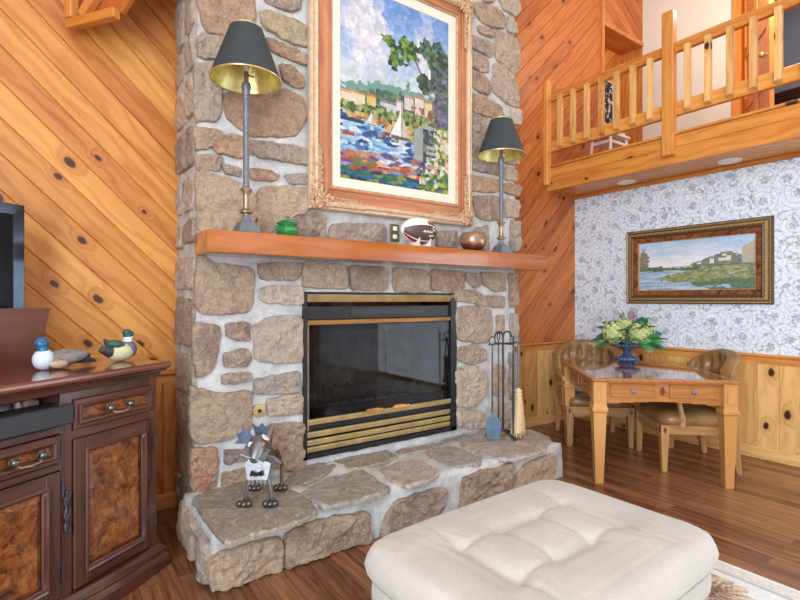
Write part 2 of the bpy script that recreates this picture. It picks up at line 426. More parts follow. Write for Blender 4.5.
def thing(name, label, cat, loc=(0, 0, 0), rz=0., group=None):
    o = bpy.data.objects.new(name, None); C.objects.link(o); o.location = loc; o.rotation_euler = (0, 0, rz)
    o.empty_display_size = .05
    o['label'] = label; o['category'] = cat
    if group: o['group'] = group
    return o
def tag(o, label, cat, group=None):
    o['label'] = label; o['category'] = cat
    if group: o['group'] = group
    return o
def struct(o): o['kind'] = 'structure'; return o
def dup(root, loc, rz, label, group=None):
    r = root.copy(); C.objects.link(r); r.location = loc; r.rotation_euler = (0, 0, rz); r['label'] = label
    if group: r['group'] = group
    for ch in list(root.children):
        c = ch.copy(); C.objects.link(c); c.parent = r
        for g in list(ch.children):
            d = g.copy(); C.objects.link(d); d.parent = c
    return r
def RX(a): return Matrix.Rotation(a, 3, 'X')
def RY(a): return Matrix.Rotation(a, 3, 'Y')
def RZ(a): return Matrix.Rotation(a, 3, 'Z')

def clip(poly, n, d):
    out = []
    for i in range(len(poly)):
        a, b = poly[i], poly[(i+1) % len(poly)]
        da, db = a[0]*n[0]+a[1]*n[1]-d, b[0]*n[0]+b[1]*n[1]-d
        if da <= 0: out.append(a)
        if da*db < 0:
            t = da/(da-db); out.append((a[0]+(b[0]-a[0])*t, a[1]+(b[1]-a[1])*t))
    return out
def planks(g, rect, ang, w, f, t=.012, groove=.0045, mi=0, jit=0.):
    """boards over rect (x0,y0,x1,y1) at angle; f(x,y,h)->Vector; h grows towards the room"""
    x0, y0, x1, y1 = rect; dx, dy = math.cos(ang), math.sin(ang); nx, ny = -dy, dx
    cs = [x*nx+y*ny for x in (x0, x1) for y in (y0, y1)]
    k = min(cs)-.03
    bm = g.bm; g.hasuv = True
    while k < max(cs):
        ww = w*(1+jit*(random.random()-.5))
        poly = [(x0, y0), (x1, y0), (x1, y1), (x0, y1)]
        poly = clip(poly, (-nx, -ny), -k); poly = clip(poly, (nx, ny), k+ww) if len(poly) > 2 else []
        if len(poly) > 2:
            ok = []
            for p in poly:
                if not ok or (abs(p[0]-ok[-1][0])+abs(p[1]-ok[-1][1])) > 1e-5: ok.append(p)
            poly = ok
        if len(poly) > 2:
            r = random.random(); fs = []
            inn = clip(clip(poly, (-nx, -ny), -(k+groove)), (nx, ny), k+ww-groove)
            if len(inn) > 2:
                try:
                    fs.append((bm.faces.new([bm.verts.new(f(x, y, t)) for x, y in inn]), inn))
                except ValueError: pass
            for (lo, hi, ha, hb) in ((k, k+groove, t-groove*1.8, t), (k+ww-groove, k+ww, t, t-groove*1.8)):
                st = clip(clip(poly, (-nx, -ny), -lo), (nx, ny), hi)
                if len(st) > 2:
                    def hh(p): return ha+(hb-ha)*((p[0]*nx+p[1]*ny-lo)/(hi-lo))
                    fs.append((bm.faces.new([bm.verts.new(f(p[0], p[1], hh(p))) for p in st]), st))
            for fc, pl in fs:
                fc[g.rl] = r; fc.material_index = mi
                for l, p in zip(fc.loops, pl): l[g.uvl].uv = (p[0]*dx+p[1]*dy, p[0]*nx+p[1]*ny-k)
        k += ww
    return g

def frame_sweep(g, x0, z0, x1, z1, prof, y, mi=0):
    """mitred frame in the XZ plane; prof = [(inset, towards -Y)...]"""
    R = []
    for ins, h in prof:
        R.append([(x0+ins, z0+ins, h), (x1-ins, z0+ins, h), (x1-ins, z1-ins, h), (x0+ins, z1-ins, h)])
    fs = []
    for a, b in zip(R, R[1:]):
        for i in range(4):
            j = (i+1) % 4
            vs = [g.bm.verts.new((p[0], y-p[2], p[1])) for p in (a[i], a[j], b[j], b[i])]
            fc = g.bm.faces.new(vs); fs.append(fc)
            fc[g.rl] = .2+.13*i; fc.material_index = mi
            for l, p in zip(fc.loops, (a[i], a[j], b[j], b[i])):
                l[g.uvl].uv = (p[0], p[1]) if i % 2 == 0 else (p[1], p[0])
    g.hasuv = True
    bmesh.ops.remove_doubles(g.bm, verts=g.bm.verts[:], dist=1e-5)
    return g
def fbm(x, y, z=0., o=4): return noise.fractal(Vector((x, y, z)), 1.0, 2.0, o)
def colgrid(name, nx, ny, f, painter, m, parent=None):
    """flat painted surface: one colour per facet"""
    bm = bmesh.new()
    V = [[bm.verts.new(f(i/nx, j/ny)) for j in range(ny+1)] for i in range(nx+1)]
    cols = []
    for i in range(nx):
        for j in range(ny):
            bm.faces.new((V[i][j], V[i+1][j], V[i+1][j+1], V[i][j+1]))
            c = painter((i+.5)/nx, (j+.5)/ny); cols += list(lin(tuple(max(0, min(1, q/255)) for q in c)))+[1.]
    me = bpy.data.meshes.new(name); bm.to_mesh(me); bm.free()
    a = me.attributes.new('col', 'FLOAT_COLOR', 'FACE'); a.data.foreach_set('color', cols)
    me.materials.append(M[m]); o = bpy.data.objects.new(name, me); C.objects.link(o)
    if parent is not None: o.parent = parent
    return o
EW = (24, 28, 26); EL = 40; ES = 32; EWL = 490; EWR = 50; EXPO = 0.06
# ---------------------------------------------------------------- room (X along the fireplace wall, Y into it, Z up)
WA, WB, CEIL = 3.384, 4.783, 5.3
LOFT = 4.30          # face of the loft above the games table
fA = lambda x, z, h: Vector((x, WA-h, z))
fB = lambda y, z, h: Vector((WB-h, y, z))

g = G(); g.box((1.5, -.4, -.03), (6.8, 7.9, .06)); struct(g.fin('floor', 'floor', smooth=False))

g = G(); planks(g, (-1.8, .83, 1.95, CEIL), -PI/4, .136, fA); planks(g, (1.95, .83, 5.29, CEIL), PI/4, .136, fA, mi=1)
g.box((1.75, WA+.06, CEIL/2), (7.1, .1, CEIL))
planks(g, (-1.8, .08, .7, .86), PI/2, .13, fA, mi=0, jit=.35); planks(g, (3.1, .08, WB, .86), PI/2, .16, fA, mi=2, jit=.35, groove=.006)
struct(g.fin('wall_back', ['pine', 'pine_red', 'pine_pale'], smooth=False, recalc=False))

g = G(); g.box((WB+.05, 2.2, 1.21), (.1, 2.4, 2.42)); g.box((WB+.05, -2.85, 1.21), (.1, 2.3, 2.42)); g.box((WB+.05, -.35, 2.31), (.1, 2.7, .22)); struct(g.fin('wall_right', 'paper', smooth=False))
g = G(); planks(g, (1.06, .08, 3.37, .86), PI/2, .175, fB, jit=.4, groove=.006); g.box((WB+.0095, 2.2, .43), (.02, 2.3, .8))
struct(g.fin('wall_right_wainscot', ['pine_pale'], smooth=False, recalc=False))

def run(g, p0, p1, prof, nrm):
    """moulding profile [(out, z)] from p0 to p1, nrm = outward"""
    p0, p1, nrm = Vector(p0), Vector(p1), Vector(nrm)
    return g.rings([[p+nrm*o+Vector((0, 0, z)) for o, z in prof] for p in (p0, p1)], True, True)
capp = [(0, -.075), (.014, -.075), (.016, -.02), (.034, -.014), (.04, -.004), (.036, .006), (0, .008)]
basep = [(0, 0), (.022, 0), (.022, .075), (.012, .092), (0, .094)]
for i, (a, b, n_) in enumerate((((-1.8, WA, .85), (.7, WA, .85), (0, -1, 0)), ((3.1, WA, .85), (WB, WA, .85), (0, -1, 0)), ((WB, WA, .85), (WB, 1.06, .85), (-1, 0, 0)))):
    g = G(); run(g, a, b, capp, n_); struct(g.fin('trim_%d' % (i+1), 'pine_trim'))
for nm, a, b, n_ in (('baseboard_back', (-1.8, WA, 0), (.7, WA, 0), (0, -1, 0)), ('baseboard_corner', (3.1, WA, 0), (WB, WA, 0), (0, -1, 0)), ('baseboard_right', (WB, WA, 0), (WB, 1.06, 0), (-1, 0, 0))):
    g = G(); run(g, a, b, basep, n_); struct(g.fin(nm, 'pine_pale' if nm != 'baseboard_back' else 'pine_trim'))

# loft: fascia of two boards and a lip, plank soffit, floor of the upper room
g = G(); g.box((LOFT+.02, -.3, 2.515), (.04, 7.36, .14), bev=.004); g.box((LOFT+.024, -.3, 2.637), (.04, 7.36, .1), bev=.004); g.box((LOFT+.02, -.3, 2.698), (.07, 7.36, .022), bev=.004)
struct(g.fin('trim_4', 'pine_loft', smooth=False))
g = G()
planks(g, (LOFT+.04, -3.9, WB, WA-.001), PI/2, .09, lambda x, y, h: Vector((x, y, 2.458-h)), t=.008)
struct(g.fin('trim_5', 'pine_loft', smooth=False, recalc=False))
g = G(); g.box((WB-.012, -.3, 2.432), (.024, 7.36, .036), bev=.004); struct(g.fin('trim_6', 'pine_trim', smooth=False))
g = G(); g.box((6.2, -.3, 2.6), (3.76, 7.36, .17)); struct(g.fin('floor_loft', 'pine_red', smooth=False))
# upper room: white wall with a doorway, alcove behind a boxed beam
UX = 6.2
g = G(); g.box((UX+.06, 2.83, 4.0), (.12, 1.1, 2.64)); g.box((UX+.06, 1.8, 5.03), (.12, .98, .6)); g.box((UX+.06, -1.35, 4.0), (.12, 5.3, 2.64))
struct(g.fin('wall_loft', 'upper_white', smooth=False))
g = G()
for y in (2.30, 1.28): g.box((UX-.015, y, 3.72), (.05, .09, 2.07), bev=.006)
g.box((UX-.015, 1.79, 4.79), (.05, 1.12, .09), bev=.006); struct(g.fin('trim_7', 'door_pine', smooth=False))
g = G(); planks(g, (5.29, 4.56, UX+.1, CEIL), -PI/6, .12, fA); g.box((5.75, WA+.15, 4.55), (.95, .3, .02)); struct(g.fin('trim_8', 'pine_red', smooth=False, recalc=False))
g = G(); g.box((5.30, WA-.012, 3.95), (.05, .05, 2.6), bev=.004); g.box((5.74, WA-.012, 4.56), (.93, .03, .05), bev=.004); struct(g.fin('trim_9', 'pine_trim', smooth=False))
g = G(); planks(g, (5.2, 2.68, 6.3, 4.56), PI/4, .136, lambda x, z, h: Vector((x, WA+.3-h, z))); g.box((5.22, WA+.18, 3.62), (.04, .36, 1.88)); g.box((6.23, WA+.17, 3.62), (.06, .36, 1.88)); g.box((5.75, WA+.34, 3.62), (1.1, .06, 1.88))
struct(g.fin('wall_alcove', 'pine', smooth=False, recalc=False))
g = G(); g.box((8.0, .8, 4.0), (.1, 5, 2.64)); g.box((7.2, 2.6, 4.0), (1.6, .08, 2.64)); struct(g.fin('wall_far', 'lav', smooth=False))
g = G(); g.box((7.86, 1.2, 3.92), (.12, 3, .2), bev=.01); struct(g.fin('trim_10', 'oak_dark', smooth=False))
# door leaf standing open in the loft doorway
d = thing('door_1', 'orange pine panelled door standing ajar upstairs behind the loft railing', 'door', (UX+.03, 2.24, 2.69), math.radians(-56)); d['kind'] = 'structure'
g = G(); g.box((.0, -.02, 1.0), (.04, .12, 2.0), bev=.004); g.box((.4*0, -.42, 1.0), (.02, .7, 2.0)); g.box((0, -.79, 1.0), (.04, .1, 2.0), bev=.004)
for z in (.12, .72, 1.28, 1.94): g.box((0, -.42, z), (.04, .74, .12), bev=.004)
g.box((0, -.42, 1.0), (.04, .1, 2.0), bev=.004)
g.fin('door_leaf', 'door_pine', d, smooth=False)
g = G(); g.ell((-.06, -.77, .95), .03); g.tube([(0, -.77, .95), (-.05, -.77, .95)], .012); g.fin('door_handle', 'brass', d)

# the rest of the shell: left wall, window wall behind the viewer, ceiling
g = G(); g.box((-1.85, 1.95, CEIL/2), (.1, 2.9, CEIL)); g.box((-1.85, -3.7, CEIL/2), (.1, .6, CEIL)); g.box((-1.85, -1.45, .2), (.1, 3.9, .4)); g.box((-1.85, -1.45, 4.85), (.1, 3.9, .9)); struct(g.fin('wall_left', 'pine', smooth=False))
g = G(); g.box((3.2, -.3, CEIL+.05), (10.2, 7.6, .1)); struct(g.fin('ceiling', 'ceil', smooth=False))
wins = [(-1.4, .4), (.75, 2.55), (2.9, 4.5)]
zb, zt = .35, 4.6
g = G()
xs = [-1.9] + [q for w in wins for q in w] + [8.1]
for a, b in zip(xs[0::2], xs[1::2]): g.box(((a+b)/2, -4.05, CEIL/2), (b-a, .1, CEIL))
for a, b in wins: g.box(((a+b)/2, -4.05, zb/2), (b-a, .1, zb)); g.box(((a+b)/2, -4.05, (zt+CEIL)/2), (b-a, .1, CEIL-zt))
struct(g.fin('wall_front', 'pine', smooth=False))
for i, (a, b) in enumerate(wins):
    w = thing('window_%d' % (i+1), 'tall pine framed window behind the viewer', 'window', ((a+b)/2, -4.05, zb)); w['kind'] = 'structure'
    W, H = b-a, zt-zb
    g = G()
    for x in (-W/2+.04, 0, W/2-.04): g.box((x, 0, H/2), (.08, .1, H))
    for z in (.04, H*.55, H-.04): g.box((0, 0, z), (W, .09, .08))
    g.fin('window_frame', 'pine_trim', w, smooth=False)
    g = G(); g.box((0, -.03, H/2), (W-.04, .008, H-.04)); g.fin('pane', 'winglass', w, smooth=False)
for nm, l, W, H, rz in (('window_4', (-1.85, -1.45, .4), 3.9, 4.0, PI/2), ('window_5', (WB+.05, -.35, .02), 2.7, 2.18, PI/2)):
    w = thing(nm, 'wide pine framed window outside the picture', 'window', l, rz); w['kind'] = 'structure'
    g = G()
    for x in (-W/2+.04, -W/6, W/6, W/2-.04): g.box((x, 0, H/2), (.08, .1, H))
    for z in (.04, H-.04): g.box((0, 0, z), (W, .09, .08))
    g.fin('window_frame', 'pine_trim', w, smooth=False)
    g = G(); g.box((0, .0, H/2), (W-.04, .008, H-.04)); g.fin('pane', 'winglass', w, smooth=False)
# boxed end of a ceiling truss on the fireplace wall
t_ = thing('truss_end', 'pine boxed truss end with a bottom ledge high on the left plank wall', 'beam', (.095, WA-.075, 2.80))
r_ = RZ(math.radians(-54))
g = G(); g.box(r_ @ Vector((.03, -.006, .6)), (.05, .05, 1.1), rot=r_, bev=.004); g.fin('post', 'pine_trim', t_, smooth=False)
g = G(); g.box(r_ @ Vector((.175, 0, .026)), (.35, .045, .052), rot=r_, bev=.004); g.fin('ledge', 'pine_loft', t_, smooth=False)
g = G(); g.prism([(.05, .05), (.34, .052), (1.2, .95), (1.2, 1.2), (.05, 1.2)], -.012, .012, lambda x, y, h: r_ @ Vector((x, .05+h, y))); g.fin('side_panel', 'pine_red', t_, smooth=False)
g = G(); q = [r_ @ Vector((x, y, z)) for x, z in ((.07, .06), (.8, .72)) for y in (.0, .03)]
g.rings([[r_ @ Vector((x+dx, y, z+dz)) for y, dx, dz in ((.0, 0, .0), (.035, 0, .0), (.035, -.035, .04), (.0, -.035, .04))] for x, z in ((.10, .05), (.9, .80))]); g.fin('brace', 'pine_trim', t_, smooth=False)
FR=[
('r',[(0.681,2.955),(0.975,3.058),(0.981,2.956),(0.945,2.863),(0.876,2.801),(0.733,2.796),(0.696,2.839)]),
('t',[(0.675,2.761),(0.876,2.795),(0.888,2.684),(0.681,2.626)]),
('t',[(0.655,2.580),(0.755,2.613),(0.793,2.545),(0.787,2.342),(0.755,2.302),(0.660,2.287)]),
('r',[(0.820,2.457),(0.876,2.487),(1.152,2.572),(1.282,2.549),(1.295,2.440),(1.242,2.324),(1.139,2.286),(0.957,2.263),(0.832,2.329)]),
('p',[(1.041,3.087),(1.275,3.170),(1.262,3.098),(1.216,3.064),(1.077,3.059)]),
('y',[(1.028,2.995),(1.065,3.019),(1.268,3.014),(1.308,3.002),(1.308,2.878),(1.203,2.877),(1.041,2.916)]),
('r',[(1.065,2.853),(1.114,2.856),(1.308,2.828),(1.308,2.772),(1.203,2.761),(1.089,2.789)]),
('r',[(1.139,2.719),(1.216,2.728),(1.288,2.686),(1.295,2.626),(1.242,2.601),(1.165,2.630)]),
('t',[(0.649,2.242),(0.755,2.252),(0.804,2.239),(0.798,2.187),(0.712,2.138),(0.665,2.119)]),
('o',[(0.755,2.152),(0.820,2.237),(0.957,2.240),(0.975,2.162),(0.899,2.114),(0.777,2.127)]),
('g',[(0.969,2.230),(1.077,2.239),(1.308,2.244),(1.322,2.147),(1.139,2.142),(1.004,2.143)]),
('t',[(0.649,2.095),(0.777,2.111),(0.798,2.086),(0.782,2.028),(0.670,2.011)]),
('t',[(0.804,2.070),(0.905,2.058),(0.905,2.006),(0.820,2.017)]),
('r',[(0.957,2.066),(1.077,2.072),(1.133,2.051),(1.114,2.012),(0.969,1.998)]),
('g',[(1.171,2.063),(1.302,2.088),(1.322,2.022),(1.203,2.012)]),
('t',[(0.670,1.978),(0.712,2.006),(0.899,1.965),(0.981,1.906),(0.987,1.790),(0.945,1.682),(0.702,1.663),(0.675,1.727)]),
('t',[(1.004,1.909),(1.053,1.968),(1.308,1.996),(1.315,1.847),(1.203,1.805),(1.158,1.686),(1.016,1.687)]),
('p',[(1.184,1.804),(1.335,1.849),(1.432,1.840),(1.439,1.707),(1.268,1.670),(1.190,1.677)]),
('g',[(1.496,1.789),(1.889,1.824),(1.906,1.687),(1.482,1.685)]),
('g',[(2.363,1.806),(2.561,1.837),(2.572,1.707),(2.372,1.695)]),
('p',[(2.431,3.572),(2.687,3.662),(2.676,3.580),(2.541,3.557)]),
('o',[(2.740,3.642),(2.806,3.672),(3.034,3.686),(3.081,3.652),(3.081,3.561),(2.999,3.535),(2.828,3.520),(2.762,3.578)]),
('r',[(2.850,3.736),(2.987,3.784),(2.964,3.727),(2.873,3.704)]),
('w',[(3.022,3.780),(3.240,3.840),(3.278,3.768),(3.228,3.701),(3.093,3.714)]),
('w',[(3.129,3.668),(3.228,3.650),(3.252,3.556),(3.129,3.551)]),
('r',[(2.784,3.482),(2.952,3.487),(2.952,3.430),(2.817,3.429)]),
('p',[(2.708,3.379),(2.941,3.394),(2.952,3.308),(2.918,3.266),(2.719,3.288)]),
('p',[(2.708,3.246),(2.895,3.244),(2.907,3.150),(2.828,3.121),(2.708,3.136)]),
('t',[(2.999,3.502),(3.154,3.517),(3.278,3.504),(3.265,3.271),(3.203,3.221),(3.093,3.250),(2.999,3.281)]),
('r',[(2.708,3.097),(2.850,3.103),(2.918,3.056),(2.918,2.967),(2.806,2.956),(2.708,2.995)]),
('t',[(2.975,3.225),(3.081,3.238),(3.178,3.197),(3.252,3.098),(3.265,2.940),(3.093,2.951),(2.964,3.002)]),
('r',[(2.708,2.916),(2.862,2.929),(3.034,2.888),(3.081,2.824),(2.941,2.786),(2.740,2.790)]),
('w',[(3.166,2.909),(3.290,2.920),(3.278,2.789),(3.190,2.797)]),
('p',[(2.708,2.775),(2.873,2.771),(2.941,2.729),(2.850,2.630),(2.719,2.636)]),
('p',[(2.708,2.618),(2.828,2.610),(2.941,2.566),(3.010,2.448),(3.034,2.337),(2.806,2.335),(2.708,2.351)]),
('w',[(3.105,2.547),(3.265,2.557),(3.265,2.456),(3.117,2.440)]),
('o',[(2.719,2.274),(2.918,2.287),(3.034,2.279),(3.022,2.195),(2.862,2.167),(2.719,2.164)]),
('o',[(3.093,2.271),(3.278,2.270),(3.278,2.177),(3.105,2.197)]),
('w',[(3.105,2.397),(3.252,2.403),(3.252,2.309),(3.105,2.306)]),
('p',[(2.730,2.119),(3.034,2.147),(3.034,1.966),(2.895,1.945),(2.784,1.959)]),
('w',[(3.093,2.138),(3.265,2.141),(3.265,2.005),(3.105,1.990)]),
('g',[(3.166,1.962),(3.278,1.964),(3.278,1.726),(3.178,1.720)]),
('g',[(2.762,1.869),(2.895,1.897),(2.907,1.688),(2.773,1.680)]),
('t',[(1.295,1.535),(1.591,1.529),(1.599,1.379),(1.295,1.381)]),
('p',[(1.636,1.524),(1.906,1.521),(1.914,1.369),(1.644,1.373)]),
('t',[(1.973,1.524),(2.277,1.513),(2.286,1.374),(2.203,1.358),(1.982,1.363)]),
('r',[(2.324,1.522),(2.634,1.517),(2.634,1.401),(2.541,1.369),(2.334,1.374)]),
('t',[(2.665,1.511),(2.806,1.507),(2.817,1.428),(2.751,1.395),(2.676,1.441)]),
('t',[(2.839,1.524),(3.081,1.515),(3.093,1.383),(2.964,1.373),(2.862,1.428)]),
('p',[(3.141,1.517),(3.265,1.512),(3.265,1.258),(3.154,1.250)]),
('t',[(2.541,1.369),(2.719,1.379),(2.873,1.332),(3.058,1.333),(3.081,1.234),(2.873,1.252),(2.697,1.284),(2.561,1.292)]),
('t',[(2.561,1.231),(2.762,1.245),(2.918,1.211),(2.941,1.056),(2.895,0.969),(2.762,0.968),(2.592,0.999),(2.561,1.070)]),
('t',[(3.010,1.169),(3.093,1.167),(3.093,1.035),(3.010,1.038)]),
('g',[(3.166,1.183),(3.265,1.173),(3.252,0.901),(3.166,0.948)]),
('t',[(2.572,0.931),(2.740,0.945),(2.873,0.898),(2.873,0.810),(2.697,0.799),(2.582,0.838)]),
('w',[(2.551,0.779),(2.751,0.771),(2.862,0.722),(2.895,0.574),(2.806,0.488),(2.697,0.462),(2.561,0.494)]),
('w',[(2.561,0.448),(2.806,0.416),(2.884,0.350),(2.873,0.279),(2.697,0.289),(2.572,0.331)]),
('o',[(2.964,0.771),(3.093,0.744),(3.093,0.512),(2.975,0.525)]),
('g',[(3.154,0.848),(3.252,0.833),(3.240,0.453),(3.154,0.480)]),
('w',[(2.952,0.471),(3.215,0.414),(3.215,0.220),(2.964,0.266)]),
('t',[(0.675,1.530),(0.707,1.537),(0.766,1.495),(0.945,1.485),(0.969,1.445),(0.969,1.288),(0.940,1.236),(0.815,1.227),(0.691,1.234),(0.660,1.289)]),
('p',[(1.022,1.517),(1.262,1.528),(1.268,1.485),(1.249,1.423),(1.022,1.423)]),
('w',[(1.028,1.365),(1.108,1.384),(1.282,1.380),(1.288,1.269),(1.077,1.282),(1.022,1.300)]),
('p',[(0.644,1.175),(0.760,1.155),(0.787,1.132),(0.777,1.032),(0.744,0.922),(0.702,0.893),(0.660,0.880),(0.644,1.028)]),
('p',[(0.826,1.164),(0.957,1.172),(0.957,1.068),(0.888,1.065),(0.826,1.097)]),
('w',[(0.987,1.148),(1.077,1.193),(1.275,1.195),(1.282,0.929),(1.203,0.922),(0.999,0.943)]),
('p',[(0.809,1.002),(0.940,1.017),(0.957,0.975),(0.945,0.918),(0.815,0.922)]),
('g',[(0.798,0.879),(0.957,0.882),(0.969,0.846),(0.888,0.819),(0.798,0.828)]),
('g',[(0.993,0.833),(1.077,0.842),(1.262,0.863),(1.268,0.733),(1.108,0.744),(0.993,0.751)]),
('t',[(0.639,0.822),(0.681,0.807),(0.798,0.766),(0.928,0.769),(0.957,0.755),(0.957,0.546),(0.815,0.517),(0.670,0.518),(0.639,0.583)]),
('w',[(1.065,0.701),(1.171,0.719),(1.282,0.719),(1.288,0.601),(1.077,0.611)]),
('r',[(1.035,0.546),(1.203,0.545),(1.295,0.532),(1.295,0.271),(1.268,0.252),(1.108,0.296),(1.028,0.417)]),
('R',[(0.634,0.486),(0.760,0.470),(0.771,0.406),(0.760,0.264),(0.665,0.246),(0.639,0.279)]),
('p',[(0.809,0.450),(0.934,0.434),(0.957,0.372),(0.820,0.369)]),
('r',[(0.804,0.322),(0.957,0.331),(1.065,0.316),(1.065,0.233),(0.815,0.235)]),
]
HF=[
('t',[(0.591,0.144),(0.635,0.162),(0.738,0.168),(0.906,0.162),(0.911,0.008),(0.866,-0.149),(0.715,-0.186),(0.600,-0.204)]),
('b',[(0.951,0.159),(1.008,0.183),(1.172,0.180),(1.393,0.161),(1.399,-0.039),(1.337,-0.084),(1.259,-0.118),(1.061,-0.139),(0.946,-0.129)]),
('b',[(1.495,-0.012),(1.528,0.116),(1.589,0.173),(1.751,0.181),(1.940,0.174),(1.916,0.060),(1.855,-0.043),(1.609,-0.112),(1.502,-0.124)]),
('b',[(2.077,-0.022),(2.110,0.186),(2.230,0.212),(2.365,0.198),(2.526,0.206),(2.506,0.103),(2.458,-0.052),(2.230,-0.079)]),
('o',[(2.555,0.026),(2.585,0.114),(2.645,0.169),(2.770,0.187),(2.955,0.195),(2.955,0.023),(2.867,-0.029),(2.585,-0.062)]),
]
HT=[
('G',[(0.634,2.739),(0.732,2.804),(0.945,2.780),(1.079,2.557),(1.079,2.314),(1.056,2.243),(0.928,2.198),(0.738,2.198),(0.641,2.198),(0.629,2.373)]),
('G',[(1.297,2.883),(1.440,2.852),(1.465,2.764),(1.285,2.635),(1.100,2.578),(1.093,2.675)]),
('G',[(1.520,2.867),(1.728,2.900),(1.903,2.858),(1.878,2.689),(1.689,2.651),(1.523,2.677)]),
('G',[(1.124,2.474),(1.304,2.582),(1.565,2.603),(1.542,2.453),(1.532,2.271),(1.392,2.233),(1.145,2.267)]),
('g',[(1.674,2.570),(1.971,2.572),(1.921,2.307),(1.818,2.257),(1.657,2.255),(1.628,2.372)]),
('G',[(1.977,2.806),(2.292,2.788),(2.623,2.850),(2.616,2.786),(2.445,2.742),(2.172,2.696),(1.964,2.706)]),
('g',[(2.118,2.651),(2.344,2.661),(2.341,2.359),(2.248,2.301),(2.077,2.329),(2.065,2.480)]),
('w',[(2.452,2.674),(2.772,2.815),(3.043,2.772),(3.140,2.627),(3.068,2.397),(2.778,2.237),(2.492,2.252),(2.426,2.351)]),
]
# ---------------------------------------------------------------- stone fireplace
TINT = {'t': (185, 161, 143), 'r': (177, 139, 119), 'R': (187, 135, 115), 'o': (189, 153, 125), 'p': (159, 137, 129), 'g': (167, 155, 149), 'w': (209, 191, 175), 'y': (187, 165, 131), 'G': (151, 141, 127), 'b': (165, 144, 131)}
def chaikin(p, k=1):
    for _ in range(k):
        q = []
        for i in range(len(p)):
            a, b = p[i], p[(i+1) % len(p)]
            q += [(a[0]*.9+b[0]*.1, a[1]*.9+b[1]*.1), (a[0]*.1+b[0]*.9, a[1]*.1+b[1]*.9)]
        p = q
    return p
def resample(p, n):
    L = [math.hypot(p[(i+1) % len(p)][0]-p[i][0], p[(i+1) % len(p)][1]-p[i][1]) for i in range(len(p))]
    T = sum(L); out = []; i = 0; acc = 0
    for k in range(n):
        s = T*k/n
        while acc+L[i] < s and i < len(p)-1: acc += L[i]; i += 1
        u = (s-acc)/max(L[i], 1e-9); a, b = p[i], p[(i+1) % len(p)]
        out.append((a[0]+(b[0]-a[0])*u, a[1]+(b[1]-a[1])*u))
    return out
def stone(bm, tl, rl, poly, f, h, tint, seed, rough=1., grow=1.09, flat=False, fine=False):
    n = 84 if fine else 40; b = resample(chaikin(poly, 1 if len(poly) > 5 else 2), n)
    cx = sum(p[0] for p in b)/n; cy = sum(p[1] for p in b)/n
    size = max(max(p[0] for p in b)-min(p[0] for p in b), max(p[1] for p in b)-min(p[1] for p in b))
    prof = ((1.0, -.012), (1.0, .3*h), (.99, .7*h), (.97, .93*h), (.93, 1.0*h), (.84, 1.0*h), (.72, 1.02*h), (.58, 1.03*h), (.43, 1.04*h), (.28, 1.04*h), (.13, 1.04*h))
    if flat: prof = ((1.0, -.01), (1.0, .4*h), (.985, .85*h), (.96, 1.*h), (.9, 1.*h), (.75, 1.*h), (.55, 1.*h), (.35, 1.*h), (.18, 1.*h))
    if fine and not flat: prof = prof[:5]+tuple((.93-.055*q, h*(1+.003*q)) for q in range(1, 17))
    tilt = (noise.noise(Vector((seed*3.1, .3, 0)))*.05, noise.noise(Vector((.7, seed*2.3, 0)))*.05)
    R = []
    for s_, hh in prof:
        ring = []
        for (x, y) in b:
            px, py = cx+(x-cx)*s_*grow, cy+(y-cy)*s_*grow
            w = noise.noise(Vector((px*22, py*22, seed)))*.008*rough
            px += w; py += noise.noise(Vector((py*22, px*22, seed+9)))*.008*rough
            px += noise.noise(Vector((px*55, py*55, seed)))*.003; py += noise.noise(Vector((px*55, py*55, seed+5)))*.003
            rel = 0
            if s_ < .99 and hh > 0:
                if fine: rel = -abs(noise.noise(Vector((px*26, py*26, seed))))*.009*rough+noise.noise(Vector((px*60, py*60, seed+3)))*.0028*rough+.004
                rel += (fbm(px*9, py*9, seed*1.7)*.015+fbm(px*30, py*30, seed)*.007-abs(fbm(px*7, py*7, seed+4))*.012)*rough*(1 if not flat else .45)
                if not flat: rel += tilt[0]*(px-cx)+tilt[1]*(py-cy)
            ring.append(bm.verts.new(f(px, py, hh+rel)))
        R.append(ring)
    c = lin(tuple(q/255 for q in tint))+(1.,); fs = []
    for a, q in zip(R, R[1:]):
        for i in range(n): fs.append(bm.faces.new((a[i], a[(i+1) % n], q[(i+1) % n], q[i])))
    fs.append(bm.faces.new(R[-1]))
    for fc in fs:
        fc.material_index = 1; fc.smooth = True
        fc[tl] = c
def vary(code, k):
    r = random.Random(k*17+3); c = TINT[code]; d = r.uniform(-12, 12); e = r.uniform(-6, 6)
    return (c[0]+d+e, c[1]+d, c[2]+d-e)
def mortar_grid(bm, u0, u1, v0, v1, f, step=.03, hole=None, amp=.009):
    nu, nv = max(2, round((u1-u0)/step)), max(2, round((v1-v0)/step)); V = {}
    for i in range(nu+1):
        for j in range(nv+1):
            u, v = u0+(u1-u0)*i/nu, v0+(v1-v0)*j/nv
            V[i, j] = (u, v)
    cache = {}
    def vert(i, j):
        if (i, j) not in cache:
            u, v = V[i, j]; edge = i in (0, nu) or j in (0, nv)
            cache[i, j] = bm.verts.new(f(u, v, 0 if edge else fbm(u*6, v*6, 3.3)*amp+fbm(u*22, v*22, 8.)*amp*.4))
        return cache[i, j]
    for i in range(nu):
        for j in range(nv):
            u, v = (V[i, j][0]+V[i+1, j][0])/2, (V[i, j][1]+V[i, j+1][1])/2
            if hole and hole[0] < u < hole[1] and hole[2] < v < hole[3]: continue
            fc = bm.faces.new((vert(i, j), vert(i+1, j), vert(i+1, j+1), vert(i, j+1))); fc.smooth = True
CF, CX0, CX1 = 2.868, .668, 3.225
FX0, FX1, FZ0, FZ1 = 1.292, 2.556, .305, 1.352      # fire opening
